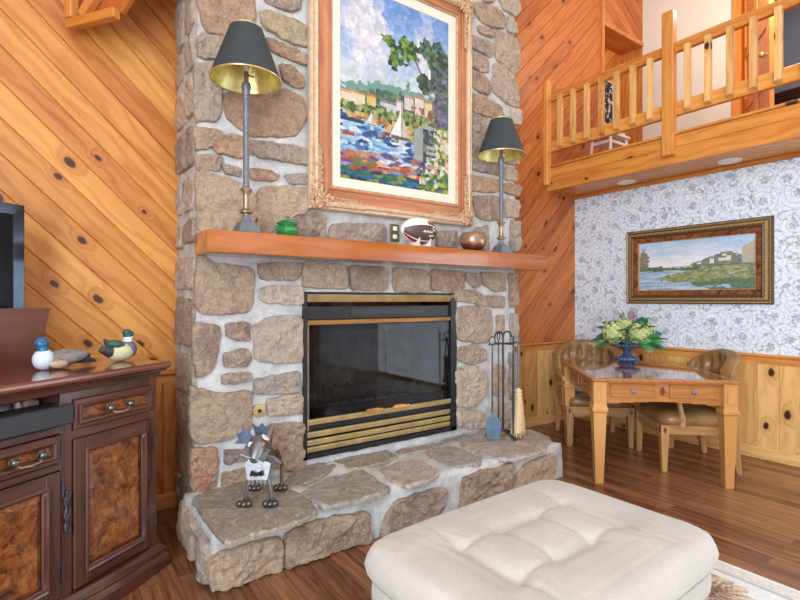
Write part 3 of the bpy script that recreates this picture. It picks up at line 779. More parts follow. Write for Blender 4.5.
fp = thing('stone_fireplace', 'tall field stone chimney with a raised flagstone hearth, pale mortar between large tan stones', 'fireplace', (1.95, CF, 0))
def fin_stone(bm, name, mats):
    bmesh.ops.recalc_face_normals(bm, faces=bm.faces[:])
    bmesh.ops.translate(bm, verts=bm.verts[:], vec=(-1.95, -CF, 0))
    me = bpy.data.meshes.new(name); bm.to_mesh(me); bm.free()
    for q in mats: me.materials.append(M[q])
    o = bpy.data.objects.new(name, me); C.objects.link(o); o.parent = fp; return o
bm = bmesh.new(); tl = bm.faces.layers.float_color.new('tint'); rl = None
fF = lambda x, z, h: Vector((x, CF-h, z))
fL = lambda y, z, h: Vector((CX0-h, y, z))
fR = lambda y, z, h: Vector((CX1+h, y, z))
mortar_grid(bm, CX0, CX1, 0, CEIL, fF, hole=(FX0, FX1, FZ0, FZ1))
mortar_grid(bm, CF, WA, 0, CEIL, fL); mortar_grid(bm, CF, WA, 0, CEIL, fR, step=.06)
def knead(bm, zmin=.01):
    for v in bm.verts:
        if v.co.z > zmin:
            d = noise.noise_vector(v.co*7.)*.012+noise.noise_vector(v.co*19.)*.005; v.co += d
knead(bm)
k = 0
for code, poly in FR:
    k += 1; sz = max(p[0] for p in poly)-min(p[0] for p in poly)
    stone(bm, tl, rl, poly, fF, .026 if sz > .09 else .02, vary(code, k), k*1.37, fine=True)
# stones above the picture's top edge, laid in courses
rr = random.Random(5)
def courses(x0, x1, z0, z1, f, hmin=.12, hmax=.26, wmin=.16, wmax=.42, codes='ttrpgow', h=.02, gap=.035):
    global k
    z = z0
    while z < z1-.08:
        hh = min(rr.uniform(hmin, hmax), z1-z); x = x0
        while x < x1-.05:
            w = min(rr.uniform(wmin, wmax), x1-x)
            if x1-(x+w) < .1: w = x1-x
            q = gap/2; j = lambda: rr.uniform(-.012, .012)
            p = [(x+q+j(), z+q+j()), (x+w-q+j(), z+q+j()), (x+w-q+j(), z+hh-q+j()), (x+q+j(), z+hh-q+j())]
            k += 1; stone(bm, tl, rl, p, f, h, vary(rr.choice(codes), k), k*1.37)
            x += w
        z += hh
courses(CX0+.02, 1.30, 3.20, 5.2, fF); courses(1.33, 2.66, 3.66, 5.2, fF); courses(2.70, CX1-.02, 3.92, 5.2, fF)
courses(CF+.0, WA-.01, .02, 5.2, fL, .16, .34, .22, .5, h=.022, codes='twwwgw', gap=.075)
courses(CF+.03, WA-.03, .28, 5.2, fR, .14, .3, .2, .5, h=.024)
fin_stone(bm, 'chimney_breast', ['mortar', 'stone'])
# hearth
HX0, HX1, HY0, HZ = .60, 3.105, 2.285, .25
bm = bmesh.new(); tl = bm.faces.layers.float_color.new('tint')
fT = lambda x, y, h: Vector((x, y, HZ+h)); fHF = lambda x, z, h: Vector((x, HY0-h, z)); fHL = lambda y, z, h: Vector((HX0-h, y, z)); fHR = lambda y, z, h: Vector((HX1+h, y, z))
mortar_grid(bm, HX0, HX1, HY0, CF+.02, fT, amp=.012); mortar_grid(bm, HX0, HX1, 0, HZ, fHF); mortar_grid(bm, HY0, CF+.02, 0, HZ, fHL); mortar_grid(bm, HY0, CF+.02, 0, HZ, fHR)
bmesh.ops.remove_doubles(bm, verts=bm.verts[:], dist=.002)
for v in bm.verts:
    cx_ = max(0, .03-min(v.co.x-HX0, HX1-v.co.x)); cy_ = max(0, .03-(v.co.y-HY0)); cz_ = max(0, .03-(HZ-v.co.z))
    q_ = sorted((cx_, cy_, cz_))
    if q_[1] > 0 and v.co.z > .02: v.co += Vector(((1 if v.co.x < 1.9 else -1)*cx_, cy_, -cz_))*.3
knead(bm)
for code, poly in HT:
    k += 1; stone(bm, tl, rl, poly, fT, .014, vary('g' if code == 'w' else code, k), k*1.37, flat=True, grow=1.1, fine=True)
for fc in bm.faces:
    if fc.material_index == 1: fc.material_index = 2
for code, poly in HF:
    poly = [(x, max(z, .012)) for x, z in poly]; k += 1; stone(bm, tl, rl, poly, fHF, .034, vary(code, k), k*1.37, rough=1.2, fine=True)
for y0, y1, z0, z1, code in ((2.31, 2.52, .02, .2, 'g'), (2.55, 2.72, .03, .21, 't'), (2.75, 2.87, .02, .22, 'R')):
    k += 1; stone(bm, tl, rl, [(y0, z0), (y1, z0+.01), (y1-.01, z1), (y0+.02, z1-.01)], fHL, .03, vary(code, k), k*1.37)
for y0, y1, z0, z1, code in ((2.31, 2.5, .02, .2, 'o'), (2.53, 2.84, .03, .21, 't')):
    k += 1; stone(bm, tl, rl, [(y0, z0), (y1, z0+.01), (y1-.01, z1), (y0+.02, z1-.01)], fHR, .03, vary(code, k), k*1.37)
fin_stone(bm, 'hearth', ['mortar', 'stone', 'flag'])

# mantel shelf
ms = thing('mantel_shelf', 'thick glossy orange wood mantel shelf across the stone chimney', 'shelf', (1.985, 2.73, 1.545))
g = G(); g.box((0, 0, .0575), (2.66, .27, .115), bev=.006, seg=2); g.fin('plank', 'mantel', ms, ang=30)
MZ = 1.66; MY = 2.73

# fire insert
fi = thing('fireplace_insert', 'black metal fireplace insert with brass trim bars and twin glass doors set in the stone', 'fireplace insert', (1.924, CF, FZ0))
W = FX1-FX0; Hh = FZ1-FZ0; zz = lambda z: z-FZ0
g = G()
g.box((-W/2+.012, .005, Hh/2), (.024, .05, Hh)); g.box((W/2-.028, .005, Hh/2), (.056, .05, Hh)); g.box((0, .005, .015), (W, .05, .03)); g.box((0, .02, Hh-.008), (W, .05, .016)); g.box((0, .045, Hh-.035), (W-.05, .02, .06))
g.box((0, .01, zz(1.218)), (W-.05, .02, .085), bev=.003); g.box((0, .03, zz(.495)), (W-.05, .03, .04)); g.box((0, .06, zz(.41)), (W-.05, .02, .16))
g.box((-.58, .02, zz(.86)), (.06, .02, .62)); g.box((.555, .02, zz(.86)), (.06, .02, .62)); g.box((0, .02, zz(.585)), (W-.05, .02, .055)); g.box((0, .02, zz(1.125)), (W-.05, .02, .05))
g.fin('surround', 'black', fi, smooth=False)
g = G(); g.box((.02, -.003, zz(1.222)), (.62, .006, .04)); g.fin('grille', 'blackplastic', fi, smooth=False)
r = RX(math.radians(28))
g = G(); g.box((0, -.012, zz(1.312)), (W-.05, .012, .05), rot=r, bev=.002); g.fin('hood', 'brass', fi, smooth=False)
for z, hh, m_, y in ((1.158, .03, 'brass_warm', -.008), (.532, .034, 'brass', -.008), (.452, .036, 'brass', 0), (.402, .034, 'brass', 0), (.358, .034, 'brass', 0)):
    g = G(); g.box((-.012, y, zz(z)), (W-.075, .018, hh), rot=RX(.25), bev=.003); g.fin('brass_bar', m_, fi, smooth=False)
for sx in (-1, 1):
    g = G(); g.box((sx*.288-.012, -.004, zz(.845)), (.572, .006, .585), bev=.001); dr = g.fin('glass_door', 'glass', fi, smooth=False)
    g = G(); g.box((sx*.11-.012, -.03, zz(.555)), (.15, .03, .012), bev=.004); g.box((sx*.11-.012, -.015, zz(.55)), (.1, .02, .03), bev=.003); g.fin('handle', 'brass_warm', dr, smooth=False)
g = G()
g.box((0, .47, zz(.85)), (1.0, .02, .75)); g.box((0, .26, zz(.53)), (1.16, .46, .02)); g.box((0, .26, zz(1.16)), (1.16, .46, .02))
for sx in (-1, 1): g.box((sx*.545, .25, zz(.85)), (.02, .5, .75), rot=RZ(sx*.2))
g.fin('firebox', 'firebrick', fi, smooth=False)
gt = thing('fire_grate', 'black iron fire grate holding logs behind the fireplace glass', 'grate', (1.92, CF+.24, .545))
g = G()
for i in range(7): g.tube([(-.3+.1*i, -.1, .0), (-.3+.1*i, -.1, .06), (-.3+.1*i, .12, .06), (-.3+.1*i, .14, .14)], .009, 6)
g.tube([(-.33, 0, .05), (.33, 0, .05)], .01, 6); g.fin('bars', 'black', gt)
for i, (x, y, z, L, a, lb) in enumerate(((-.05, 0, .655, .56, .1, 'charred log lying lowest on the fire grate'), (.12, -.03, .735, .42, -.35, 'charred log laid across the top of the fire grate'))):
    g = G(); g.tube([(-L/2+L*q/8, fbm(q, i*3.)*.015, fbm(q, 5+i)*.012) for q in range(9)], [.045+.008*fbm(q*2., i) for q in range(9)], 12)
    tag(g.fin('fire_log', 'log', None, (1.92+x, CF+.24+y, z), a), lb, 'log', 'logs on the fire grate')
g = G(); g.grid(40, 16, lambda u, v: Vector(((u-.5)*.8, (v-.5)*.3, .03*math.sin(PI*u)*math.sin(PI*v)+.012*fbm(u*14, v*8)))); a_ = tag(g.fin('ash_bed', 'ash', None, (1.92, CF+.2, .548)), 'pale grey ash spread under the fire grate', 'ash'); a_['kind'] = 'stuff'

# outlet and gas key plate on the chimney
o_ = thing('wall_outlet', 'olive electrical outlet plate on the stones behind the mantel football', 'outlet', (1.975, CF-.02, 1.77))
g = G(); g.box((0, 0, 0), (.075, .012, .118), bev=.003); g.fin('plate', 'olive', o_, smooth=False)
for z in (-.028, .028): g = G(); g.box((0, -.008, z), (.034, .006, .03), bev=.004); g.fin('socket', 'white', o_, smooth=False)
o_ = thing('gas_key_plate', 'round brass gas valve key plate in the mortar left of the fireplace', 'valve plate', (1.012, CF-.012, .651))
g = G(); g.lathe([(.0, -.012), (.034, -.012), (.038, -.004), (.037, .008), (.02, .012), (.0, .012)], 24, rot=RX(PI/2)); g.fin('plate', 'brass', o_)
g = G(); g.lathe([(.0, 0), (.011, 0), (.011, .016), (.0, .017)], 12, rot=RX(PI/2)); g.fin('keyhole', 'black', o_)
# ---------------------------------------------------------------- things on and over the mantel
def buffet_lamp(x, y, H, label, k=1.0):
    """H = total height over the mantel"""
    t = thing('buffet_lamp', label, 'lamp', (x, y, MZ), math.radians(2), 'buffet lamps on the mantel')
    st = H-.27*k-.05           # underside of the shade
    g = G()
    for a, b, z0, z1 in ((.11, .11, 0, .022), (.096, .096, .022, .04), (.08, .08, .04, .056), (.062, .036, .056, .072)):
        g.rings([[Vector((sx*q/2, sy*q/2, z)) for sx, sy in ((-1, -1), (1, -1), (1, 1), (-1, 1))] for q, z in ((a, z0), (b, z1))])
    g.lathe([(.026, .06), (.022, .08), (.014, .095)], 20)
    g.fin('base', 'pewter', t, ang=20)
    g = G(); g.lathe([(.014, .09), (.016, .1), (.034, .108), (.036, .116), (.03, .122), (.02, .13), (.017, .15), (.016, .19), (.02, .215), (.03, .228), (.032, .236), (.022, .244), (.016, .25)], 24); g.fin('turned_knop', 'pewter_brass', t)
    g = G(); g.lathe([(.018, .245), (.018, .262), (.0165, .266), (.0165, st-.10), (.02, st-.098), (.021, st-.085), (.017, st-.08), (.022, st-.05), (.026, st-.03), (.022, st-.01), (.012, st)], 20); g.fin('stem', 'pewter', t)
    g = G(); g.tube([(0, 0, st-.01), (0, 0, st+.05)], .013, 12); g.box((.028, 0, st+.035), (.03, .005, .008)); g.fin('socket', 'pewter_brass', t)
    g = G(); g.lathe([(.008, st+.05), (.014, st+.065), (.019, st+.09), (.012, st+.125), (.003, st+.145)], 16); g.fin('bulb', 'bulb', t)
    g = G(); h1 = H-.03
    for s in (-1, 1): g.tube([(s*.013, 0, st+.03), (s*.04, 0, st+.07), (s*.035, 0, st+.17), (0, 0, h1-.005)], .0022, 6)
    g.lathe([(.006, h1-.01), (.008, h1+.004), (.012, h1+.014), (.007, h1+.026), (0, h1+.03)], 12); g.fin('harp', 'brass', t)
    z0, z1, r0, r1 = st+.005, H-.04, .186*k, .086*k
    g = G(); g.lathe([(r0, z0), (r1, z1), (r1-.002, z1), (r1*.99, z1-.002)], 56, caps=False); sh = g.fin('lamp_shade', 'shade_out', t)
    g = G(); g.lathe([(r0-.003, z0+.001), (r1-.004, z1-.001)], 56, caps=False); g.fin('gold_lining', 'gold_in', sh)
    g = G()
    r, z = r1, z1; g.lathe([(r-.004, z-.003), (r+.002, z-.003), (r+.002, z+.004), (r-.004, z+.004), (r-.004, z-.003)], 56, caps=False)
    for a in range(3): g.tube([(0, 0, h1-.008), (r1*math.cos(a*2.1), r1*math.sin(a*2.1), z1)], .0018, 6)
    g.fin('spider', 'brass', sh)
    g = G(); r, z = r0, z0; g.lathe([(r-.004, z-.003), (r+.002, z-.003), (r+.002, z+.004), (r-.004, z+.004), (r-.004, z-.003)], 56, caps=False); g.fin('rim', 'brass', sh)
    return t
buffet_lamp(.870, 2.652, 1.135, 'pewter buffet lamp with slate shade on the mantel beside the green jar')
buffet_lamp(2.836, 2.652, 1.055, 'pewter buffet lamp with slate shade on the mantel beside the copper pot', .98)

t = thing('lidded_jar', 'small glossy green lidded jar on the mantel beside the left lamp', 'jar', (1.123, 2.70, MZ))
g = G(); g.lathe([(0, 0), (.04, 0), (.058, .014), (.066, .034), (.06, .052), (.05, .062), (.056, .068), (.058, .074), (.05, .075)], 32); g.fin('body', 'green', t)
g = G(); g.lathe([(.058, .075), (.062, .08), (.05, .092), (.02, .102), (.01, .104), (.012, .112), (.008, .12), (0, .121)], 32); g.fin('lid', 'green', t)
for s in (-1, 1): g = G(); g.tube([(s*.055, 0, .06), (s*.07, 0, .058), (s*.07, 0, .045), (s*.06, 0, .04)], .006, 8); g.fin('handle', 'green', t)

t = thing('copper_pot', 'round copper coloured pottery bowl with a dark base on the mantel', 'pot', (2.585, 2.70, MZ))
g = G(); g.lathe([(0, 0), (.045, 0), (.075, .02), (.098, .055), (.104, .085), (.1, .11), (.086, .132), (.074, .142), (.07, .14), (.082, .125), (.09, .1), (.07, .03), (0, .015)], 40); g.fin('bowl', 'copper', t)

fs = thing('ball_stand', 'small clear white stand holding the football on the mantel', 'stand', (2.075, 2.70, MZ), math.radians(4))
g = G()
for s in (-1, 1): g.box((s*.05, -.02, .025), (.008, .1, .05), bev=.002); g.box((s*.05, -.065, .035), (.008, .01, .07), bev=.002)
g.box((0, -.02, .004), (.13, .08, .008), bev=.002); g.fin('cradle', 'white', fs, smooth=False)
fb = thing('football', 'white and dark brown souvenir football with white lettering on the mantel', 'football', (2.075, 2.70, MZ+.112), math.radians(4))
def fbshape(r, z, off=0.):
    return None
A, B = .158, .092
def fsurf(u, a, o=0.):   # u along the ball -1..1, a around
    r = (B+o)*max(0., 1-abs(u)**2.3)**.78
    return Vector((u*(A+o), r*math.cos(a), r*math.sin(a)))
def fpanel(g, a0, a1, o, n=14, u0=-1., u1=1.):
    return g.grid(28, n, lambda p, q: fsurf(u0+(u1-u0)*p, a0+(a1-a0)*q, o))
g = G(); fpanel(g, 0, 2*PI, 0, 40); bmesh.ops.remove_doubles(g.bm, verts=g.bm.verts[:], dist=.0005); g.fin('ball', 'ballwhite', fb)
g = G(); fpanel(g, PI-.35, PI+.85, .0012, 14, -.93, .93); g.fin('brown_panel', 'ballbrown', fb, recalc=False)
g = G(); fpanel(g, PI-.75, PI-.42, .0012, 6, .1, .93); fpanel(g, PI+.95, PI+1.3, .0012, 6, -.9, .3); g.fin('red_stripe', 'ballred', fb, recalc=False)
g = G()
for i in range(11): 
    u = -.25+.05*i; fpanel(g, PI+.05+(.09 if i % 3 == 0 else 0), PI+.2, .003, 2, u, u+.032)
for i in range(7): u = .12+.05*i; fpanel(g, PI+.36, PI+.5, .003, 2, u, u+.034)
for i in range(8):
    a = i*PI/4; cx, cy = .42+.09*math.cos(a), PI-.14+.16*math.sin(a); fpanel(g, cy-.05, cy+.05, .003, 2, cx-.028, cx+.028)
g.fin('white_marks', 'ballwhite', fb, recalc=False)

# ---- large harbour painting
def lerp(a, b, t): t = max(0., min(1., t)); return tuple(x+(y-x)*t for x, y in zip(a, b))
def nz(x, y, s, k=0., o=3): return noise.fractal(Vector((x*s, y*s, k)), 1., 2., o)
def dab(u, v, sx, sy, k):
    q = noise.voronoi(Vector((u*sx, v*sy, k)))[1][0]
    h = noise.cell(Vector((q.x*57.3, q.y*57.3, q.z*57.3)))
    return q.x/sx, q.y/sy, h
def pick(h, cols): return cols[min(len(cols)-1, int(h*len(cols)))]
def harbour(u, v):
    a, b, h = dab(u, v, 20, 26, .3); a2, b2, h2 = dab(u, v, 34, 50, 2.7)
    st = h2
    # sky with tall clouds
    c = lerp((188, 208, 236), (106, 152, 220), (b-.62)*2.4)
    cl = nz(a, b, 3.2, 5)*1.3+.55-abs(a-.32)*1.2-abs(b-.68)*1.1
    c = lerp(c, pick(h, ((236, 234, 240), (226, 218, 230), (214, 216, 232), (240, 238, 240))), cl*2.2)
    c = lerp(c, (196, 206, 228), (h-.5)*.5)
    c = lerp(c, (206, 220, 220), max(0, 1-abs(b-.55)/.09)*.8)
    hill = .50+.045*math.sin(a*3.2-.4)+.02*nz(a, b, 8, 3)
    if b2 < hill: c = lerp((140, 176, 172), (96, 138, 122), .3+h2*.5)
    if b2 < hill-.035: c = pick(h2, ((70, 110, 84), (90, 130, 92), (120, 148, 112), (70, 100, 92)))
    for hx, hw, h0, h1, col, roof in ((.04, .055, .36, .435, (236, 222, 190), (214, 160, 110)), (.15, .055, .36, .445, (238, 224, 184), (200, 150, 100)), (.26, .04, .37, .45, (230, 200, 120), (190, 120, 80)), (.41, .075, .38, .435, (200, 204, 220), (150, 130, 130)), (.515, .03, .39, .46, (230, 220, 222), (190, 150, 130)), (.60, .04, .43, .495, (226, 214, 216), (200, 160, 140)), (.70, .045, .42, .51, (236, 222, 210), (190, 140, 120)), (.79, .04, .42, .50, (224, 210, 150), (180, 140, 100))):
        if abs(u-hx) < hw and h0 < v < h1: c = lerp(col, (196, 190, 196), .35*h2 if u > hx else .1*h2)
        elif abs(u-hx) < hw and h1 <= v < h1+.014: c = roof
    bt = .40+.03*nz(a, b, 9, 9)+.05*max(0, a-.45)
    if b2 < bt: c = pick(h2, ((84, 112, 62), (120, 146, 82), (152, 162, 92), (62, 90, 58), (174, 176, 120)))
    if b2 < .352-.03*a and a < .62: c = pick(h2, ((206, 164, 96), (188, 138, 84), (214, 178, 116), (150, 104, 66)))
    wl = .318-.11*max(0, a-.15)
    if b < wl and u < .9:
        a3, b3, h3 = dab(u, v*1.0, 13, 62, 5.1)
        c = pick(h3, ((52, 92, 146), (120, 172, 214), (168, 206, 230), (84, 132, 184), (222, 232, 240), (44, 66, 112), (150, 190, 220)))
        if b3 < .2 and a3 < .3 and h2 > .3: c = lerp(c, (226, 236, 244), .7)
        if b3 < .165: c = pick(h3, ((92, 96, 150), (160, 176, 214), (186, 116, 90), (120, 80, 120), (206, 214, 232), (70, 90, 150), (196, 150, 120)))
        if b3 < .115: c = pick(h3, ((214, 146, 84), (176, 90, 60), (90, 72, 140), (206, 90, 80), (120, 130, 80), (230, 186, 120), (150, 150, 200)))
        if b3 < .06: c = pick(h3, ((36, 92, 116), (60, 120, 70), (44, 70, 90), (130, 150, 70), (50, 110, 140)))
        if abs(u-.07) < .05 and abs(v-.232) < .008: c = (196, 72, 56)
    if u < .2 and abs(v-.305) < .008: c = (44, 74, 100)
    if abs(u-.42) < .12 and .235 < v < .285-.1*abs(u-.42) and h2 > .2: c = pick(h2, ((112, 74, 62), (90, 62, 60), (140, 96, 78)))
    def boat(c, bx, by, s, tone):
        x, y = (u-bx)/s, (v-by)/s
        if 0 < y < 1.2 and -.75*(1-y/1.2)**1.4 < x < 0: return lerp(tone, (200, 196, 196), (-x)*.5)
        if 0 < y < .95 and 0.03 < x < .6*(1-y/.95)**1.3: return (216, 200, 182)
        if 0 <= x < .05 and -.1 < y < 1.25: return (110, 86, 70)
        if -.1 < y < 0 and abs(x) < .55: return (132, 84, 64)
        if -.5 < y < -.14 and abs(x+.07*math.sin(y*40)) < .24: return lerp(c, (232, 236, 240), .8)
        return c
    c = boat(c, .53, .275, .145, (246, 244, 240)); c = boat(c, .265, .305, .068, (234, 234, 232))
    # right bank, tree and trunk
    if u > .62 and .33 < b2 < .46 and h > .15: c = pick(h2, ((92, 120, 66), (150, 166, 92), (190, 110, 110), (214, 190, 130), (70, 96, 60), (164, 60, 90)))
    if a2 > .84+.05*nz(a, b, 6, 16) and .38 < b2 < .72: c = pick(h2, ((110, 106, 140), (84, 88, 112), (140, 134, 160), (70, 92, 84), (96, 112, 110)))
    tr = .66+.20*((.72-v)/.24) if v < .72 else .66
    if .44 < v < .74 and abs(u-tr) < .011: c = (122, 112, 118)
    crown = max(1-((a2-.58)/.2)**2-((b2-.755)/.075)**2, 1-((a2-.86)/.26)**2-((b2-.77)/.10)**2, .9-((a2-.5)/.1)**2-((b2-.67)/.05)**2, .9-((a2-.8)/.2)**2-((b2-.60)/.065)**2, 1-((a2-.42)/.09)**2-((b2-.775)/.04)**2)
    if crown+nz(a2, b2, 14, 19)*1.2 > .34: c = pick(h2, ((44, 84, 48), (84, 132, 58), (136, 168, 72), (36, 66, 46), (110, 150, 66))) if a < .68 else pick(h2, ((48, 84, 58), (84, 116, 74), (36, 60, 52), (104, 134, 104), (84, 96, 104)))
    if .65 < u < .735 and .17 < v < .35-.3*max(0, .70-u): c = lerp((172, 180, 172), (142, 152, 146), h2)
    elif .735 <= u < .90 and .15 < v < .375-.1*abs(u-.78):
        c = pick(h2, ((76, 84, 96), (96, 100, 108), (60, 68, 78), (130, 138, 140)))
        if v > .35 or (v < .26 and int(v*62) % 2 and u > .77): c = (176, 184, 178)
    if (u > .86-.04*nz(a, b, 9, 2) and v < .37) or (u > .70 and v < .20-.1*(.9-u) and h > .12): c = pick(h2, ((234, 228, 216), (236, 206, 150), (110, 146, 70), (226, 226, 232), (84, 120, 62), (214, 160, 140), (150, 170, 90)))
    if u > .72 and b2 < .10: c = pick(h2, ((84, 130, 66), (196, 196, 70), (60, 110, 90), (220, 226, 232), (140, 150, 60), (70, 120, 130)))
    j = (h2-.5)*14
    return tuple((q+j)*.88 for q in c)
hp = thing('harbour_painting', 'large sailboat harbour painting in an ornate red and gold frame above the mantel', 'painting', (2.0, 2.85, 1.87))
PX0, PX1, PZ1 = 1.317-2.0, 2.688-2.0, 1.735
g = G(); frame_sweep(g, PX0, 0, PX1, PZ1, [(0, 0), (0, .03), (.008, .042), (.018, .044), (.026, .036), (.032, .05), (.045, .055), (.056, .046), (.06, .03)], 0); g.fin('outer_moulding', 'palegold', hp, ang=25)
g = G(); frame_sweep(g, PX0, 0, PX1, PZ1, [(.058, .01), (.06, .032), (.075, .03), (.1, .024), (.125, .034), (.135, .046), (.142, .046), (.146, .03)], 0); g.fin('wood_panel', 'frame_red', hp, ang=25)
g = G(); frame_sweep(g, PX0, 0, PX1, PZ1, [(.144, .01), (.145, .034), (.152, .036), (.158, .03), (.16, .012)], 0); g.fin('inner_bead', 'goldleaf', hp, ang=25)
g = G(); frame_sweep(g, PX0, 0, PX1, PZ1, [(.158, .008), (.16, .022), (.222, .017), (.225, .008)], 0); g.fin('linen_liner', 'cream', hp, ang=25)
for cx, sx in ((PX0, 1), (PX1, -1)):
    for cz, sz in ((0, 1), (PZ1, -1)):
        g = G(); r = random.Random(3)
        g.box((cx+sx*.20, -.04, cz+sz*.04), (.40, .02, .05), bev=.006); g.box((cx+sx*.04, -.04, cz+sz*.20), (.05, .02, .40), bev=.006); g.box((cx+sx*.2, -.038, cz+sz*.07), (.36, .02, .03), bev=.006); g.box((cx+sx*.07, -.038, cz+sz*.2), (.03, .02, .36), bev=.006)
        for i in range(46):
            along = abs(r.gauss(0, .13)); side = r.random() < .5; ac = r.uniform(.006, .07+.05*(along < .1))
            x, z = (along, ac) if side else (ac, along)
            s = r.uniform(.008, .017)*(1.25 if along < .08 else .85)
            g.ell((cx+sx*(x+.008), -.045-r.uniform(0, .012), cz+sz*(z+.008)), (s*1.5, s*.8, s*.8), 8, 6, rot=RY(r.uniform(0, PI)))
        for i in range(7):
            g.ell((cx+sx*(.10+.04*i), -.05, cz+sz*.075), (.015-.001*i, .01, .012-.001*i), 8, 6)
            g.ell((cx+sx*.075, -.05, cz+sz*(.10+.04*i)), (.012-.001*i, .01, .015-.001*i), 8, 6)
        g.fin('corner_ornament', 'goldleaf', hp)
colgrid('canvas', 140, 220, lambda u, v: Vector((PX0+.222+(PX1-PX0-.444)*u, -.011, .222+(PZ1-.444)*v)), harbour, 'canvas', hp)
g = G(); g.box((0, -.004, PZ1/2), (PX1-PX0-.02, .008, PZ1-.02)); g.fin('backing', 'panelwood', hp, smooth=False)

# ---- scrap metal dog on the hearth
dg = thing('dog_sculpture', 'scrap metal dog sculpture with ball feet and a bow tie standing on the hearth', 'sculpture', (.915, 2.525, .266), math.radians(-124))
# local frame: +x = the dog's front
def P(*a): return Vector(a)
g = G(); g.tube([P(-.15, 0, .19), P(-.08, 0, .205), P(.02, 0, .21), P(.09, 0, .225)], [.028, .045, .055, .04], 14); g.fin('body', 'rust', dg)
for x, y, lab in ((.07, .065, 'f'), (.07, -.065, 'f'), (-.14, .07, 'b'), (-.14, -.07, 'b')):
    g = G(); kx = .012 if lab == 'f' else -.05
    g.tube([P(x-.01, y*.5, .2), P(x+kx, y*.85, .11), P(x+.012, y, .022)], [.016, .011, .009], 8); lg = g.fin('leg', 'scrap' if lab == 'f' else 'rust', dg)
    for dx, dy in ((.028, -.022), (.036, .002), (.028, .024), (-.01, 0)):
        g = G(); g.ell((x+.014+dx, y+dy, .017), .017, 14, 10); g.fin('ball_foot', 'ball', lg)
g = G(); g.prism([(-.05, -.015), (.05, -.015), (.065, .06), (.045, .085), (-.045, .085), (-.065, .06)], 0, .012, lambda a, b, h: P(.095+h-b*.15, a, .15+b)); 
for i in range(6): g.prism([(-.05+.02*i, 0), (-.032+.02*i, 0), (-.041+.02*i, -.035)], 0, .006, lambda a, b, h: P(.1+h, a, .138+b))
g.fin('chest_plate', 'scrap', dg)
g = G()
for s in (-1, 1): g.tube([P(.12, 0, .165), P(.122, s*.03, .172)], [.006, .014], 10)
g.ell((.124, 0, .166), .009, 10, 8); g.fin('bow_tie', 'black', dg)
g = G(); g.tube([P(.07, 0, .22), P(.09, 0, .27)], .016, 10); g.fin('neck', 'rust', dg)
g = G(); g.tube([P(.03, 0, .30), P(.075, 0, .305), P(.115, 0, .288), P(.155, 0, .262), P(.175, 0, .25)], [.03, .05, .045, .03, .018], 14); hd = g.fin('head', 'scrap', dg)
# muzzle shell: ribbed flap hanging to the side
g = G()
for i in range(7): g.tube([P(.12, .01+.012*i, .272-.003*i), P(.105, .03+.014*i, .24-.004*i), P(.085, .045+.013*i, .222)], [.007, .009, .006], 8)
g.fin('ribbed_jowl', 'scrap', hd)
g = G(); g.box((.14, 0, .283), (.09, .12, .004), rot=RX(-.35) @ RY(.5), bev=.001); g.fin('nose_plate', 'scrap', hd, smooth=False)
for s in (-1, 1):
    g = G(); g.lathe([(.005, 0), (.016, 0), (.018, .006), (.012, .012), (.0, .013)], 16, c=(.12, s*.03, .315), rot=RY(1.2)); g.fin('eye', 'rust' if s > 0 else 'scrap', hd)
def ear(a):
    g = G(); g.prism([(-.018, 0), (.018, 0), (.05, .085), (.02, .072), (0, .095), (-.02, .072), (-.05, .085)], -.002, .002, lambda x, y, h: RX(a) @ P(h-.0+y*.1, x, y)+P(.055, -math.sin(a)*.035, .315)); return g.fin('ear', 'scrapblue', hd)
ear(-.1); ear(1.15)
g = G(); g.lathe([(.0, 0), (.03, .0), (.032, .008), (0, .01)], 18, c=(.03, -.05, .30), rot=RX(PI/2)); g.fin('gear', 'brass', hd)
g = G(); g.lathe([(.0, 0), (.022, .0), (.022, .004), (0, .006)], 18, c=(.09, .035, .34), rot=RX(-.7)); g.fin('washer', 'white', hd)
g = G(); g.tube([P(-.14, 0, .2), P(-.19, 0, .25), P(-.2, .01, .31)], [.009, .007, .004], 8); g.fin('tail', 'rust', dg)

# ---- fireplace tools
TX, TY, TZ = 2.80, 2.60, .272
ts = thing('tool_stand', 'dark iron fireplace tool stand on three feet at the right end of the hearth', 'tool stand', (TX, TY, TZ))
g = G()
for a in (.4, 2.5, 4.6): g.tube([P(0, 0, .05), P(.07*math.cos(a), .07*math.sin(a), .03), P(.14*math.cos(a), .14*math.sin(a), .006)], [.009, .009, .011], 8)
g.fin('tripod_base', 'iron', ts)
g = G(); g.tube([P(0, 0, .04), P(0, 0, .745)], .009, 10); g.fin('post', 'iron', ts)
g = G()
pts = [P(0, .0, .70)]
for q in range(13): a = PI*q/12; pts.append(P(.045-.045*math.cos(a), 0, .745+.045*math.sin(a)))
g.tube(pts[1:], .007, 8)
pts = [P(-.045+.045*math.cos(PI*q/12), 0, .745+.045*math.sin(PI*q/12)) for q in range(13)]; g.tube(pts, .007, 8)
g.tube([P(-.15, 0, .70), P(.15, 0, .70)], .006, 8); g.tube([P(0, -.08, .70), P(0, .09, .70)], .006, 8); g.fin('hook_arms', 'iron', ts)
def tool(name, x, y, rz, label, build):
    t = thing(name, label, name.replace('_', ' '), (TX+x, TY+y, TZ), rz, None); build(t); return t
def handle(g, z=.72):
    g.tube([P(0, 0, .2), P(0, 0, z)], .006, 8)
    g.tube([P(.022*math.sin(2*PI*q/16), 0, z+.03-.03*math.cos(2*PI*q/16)) for q in range(17)], .005, 6)
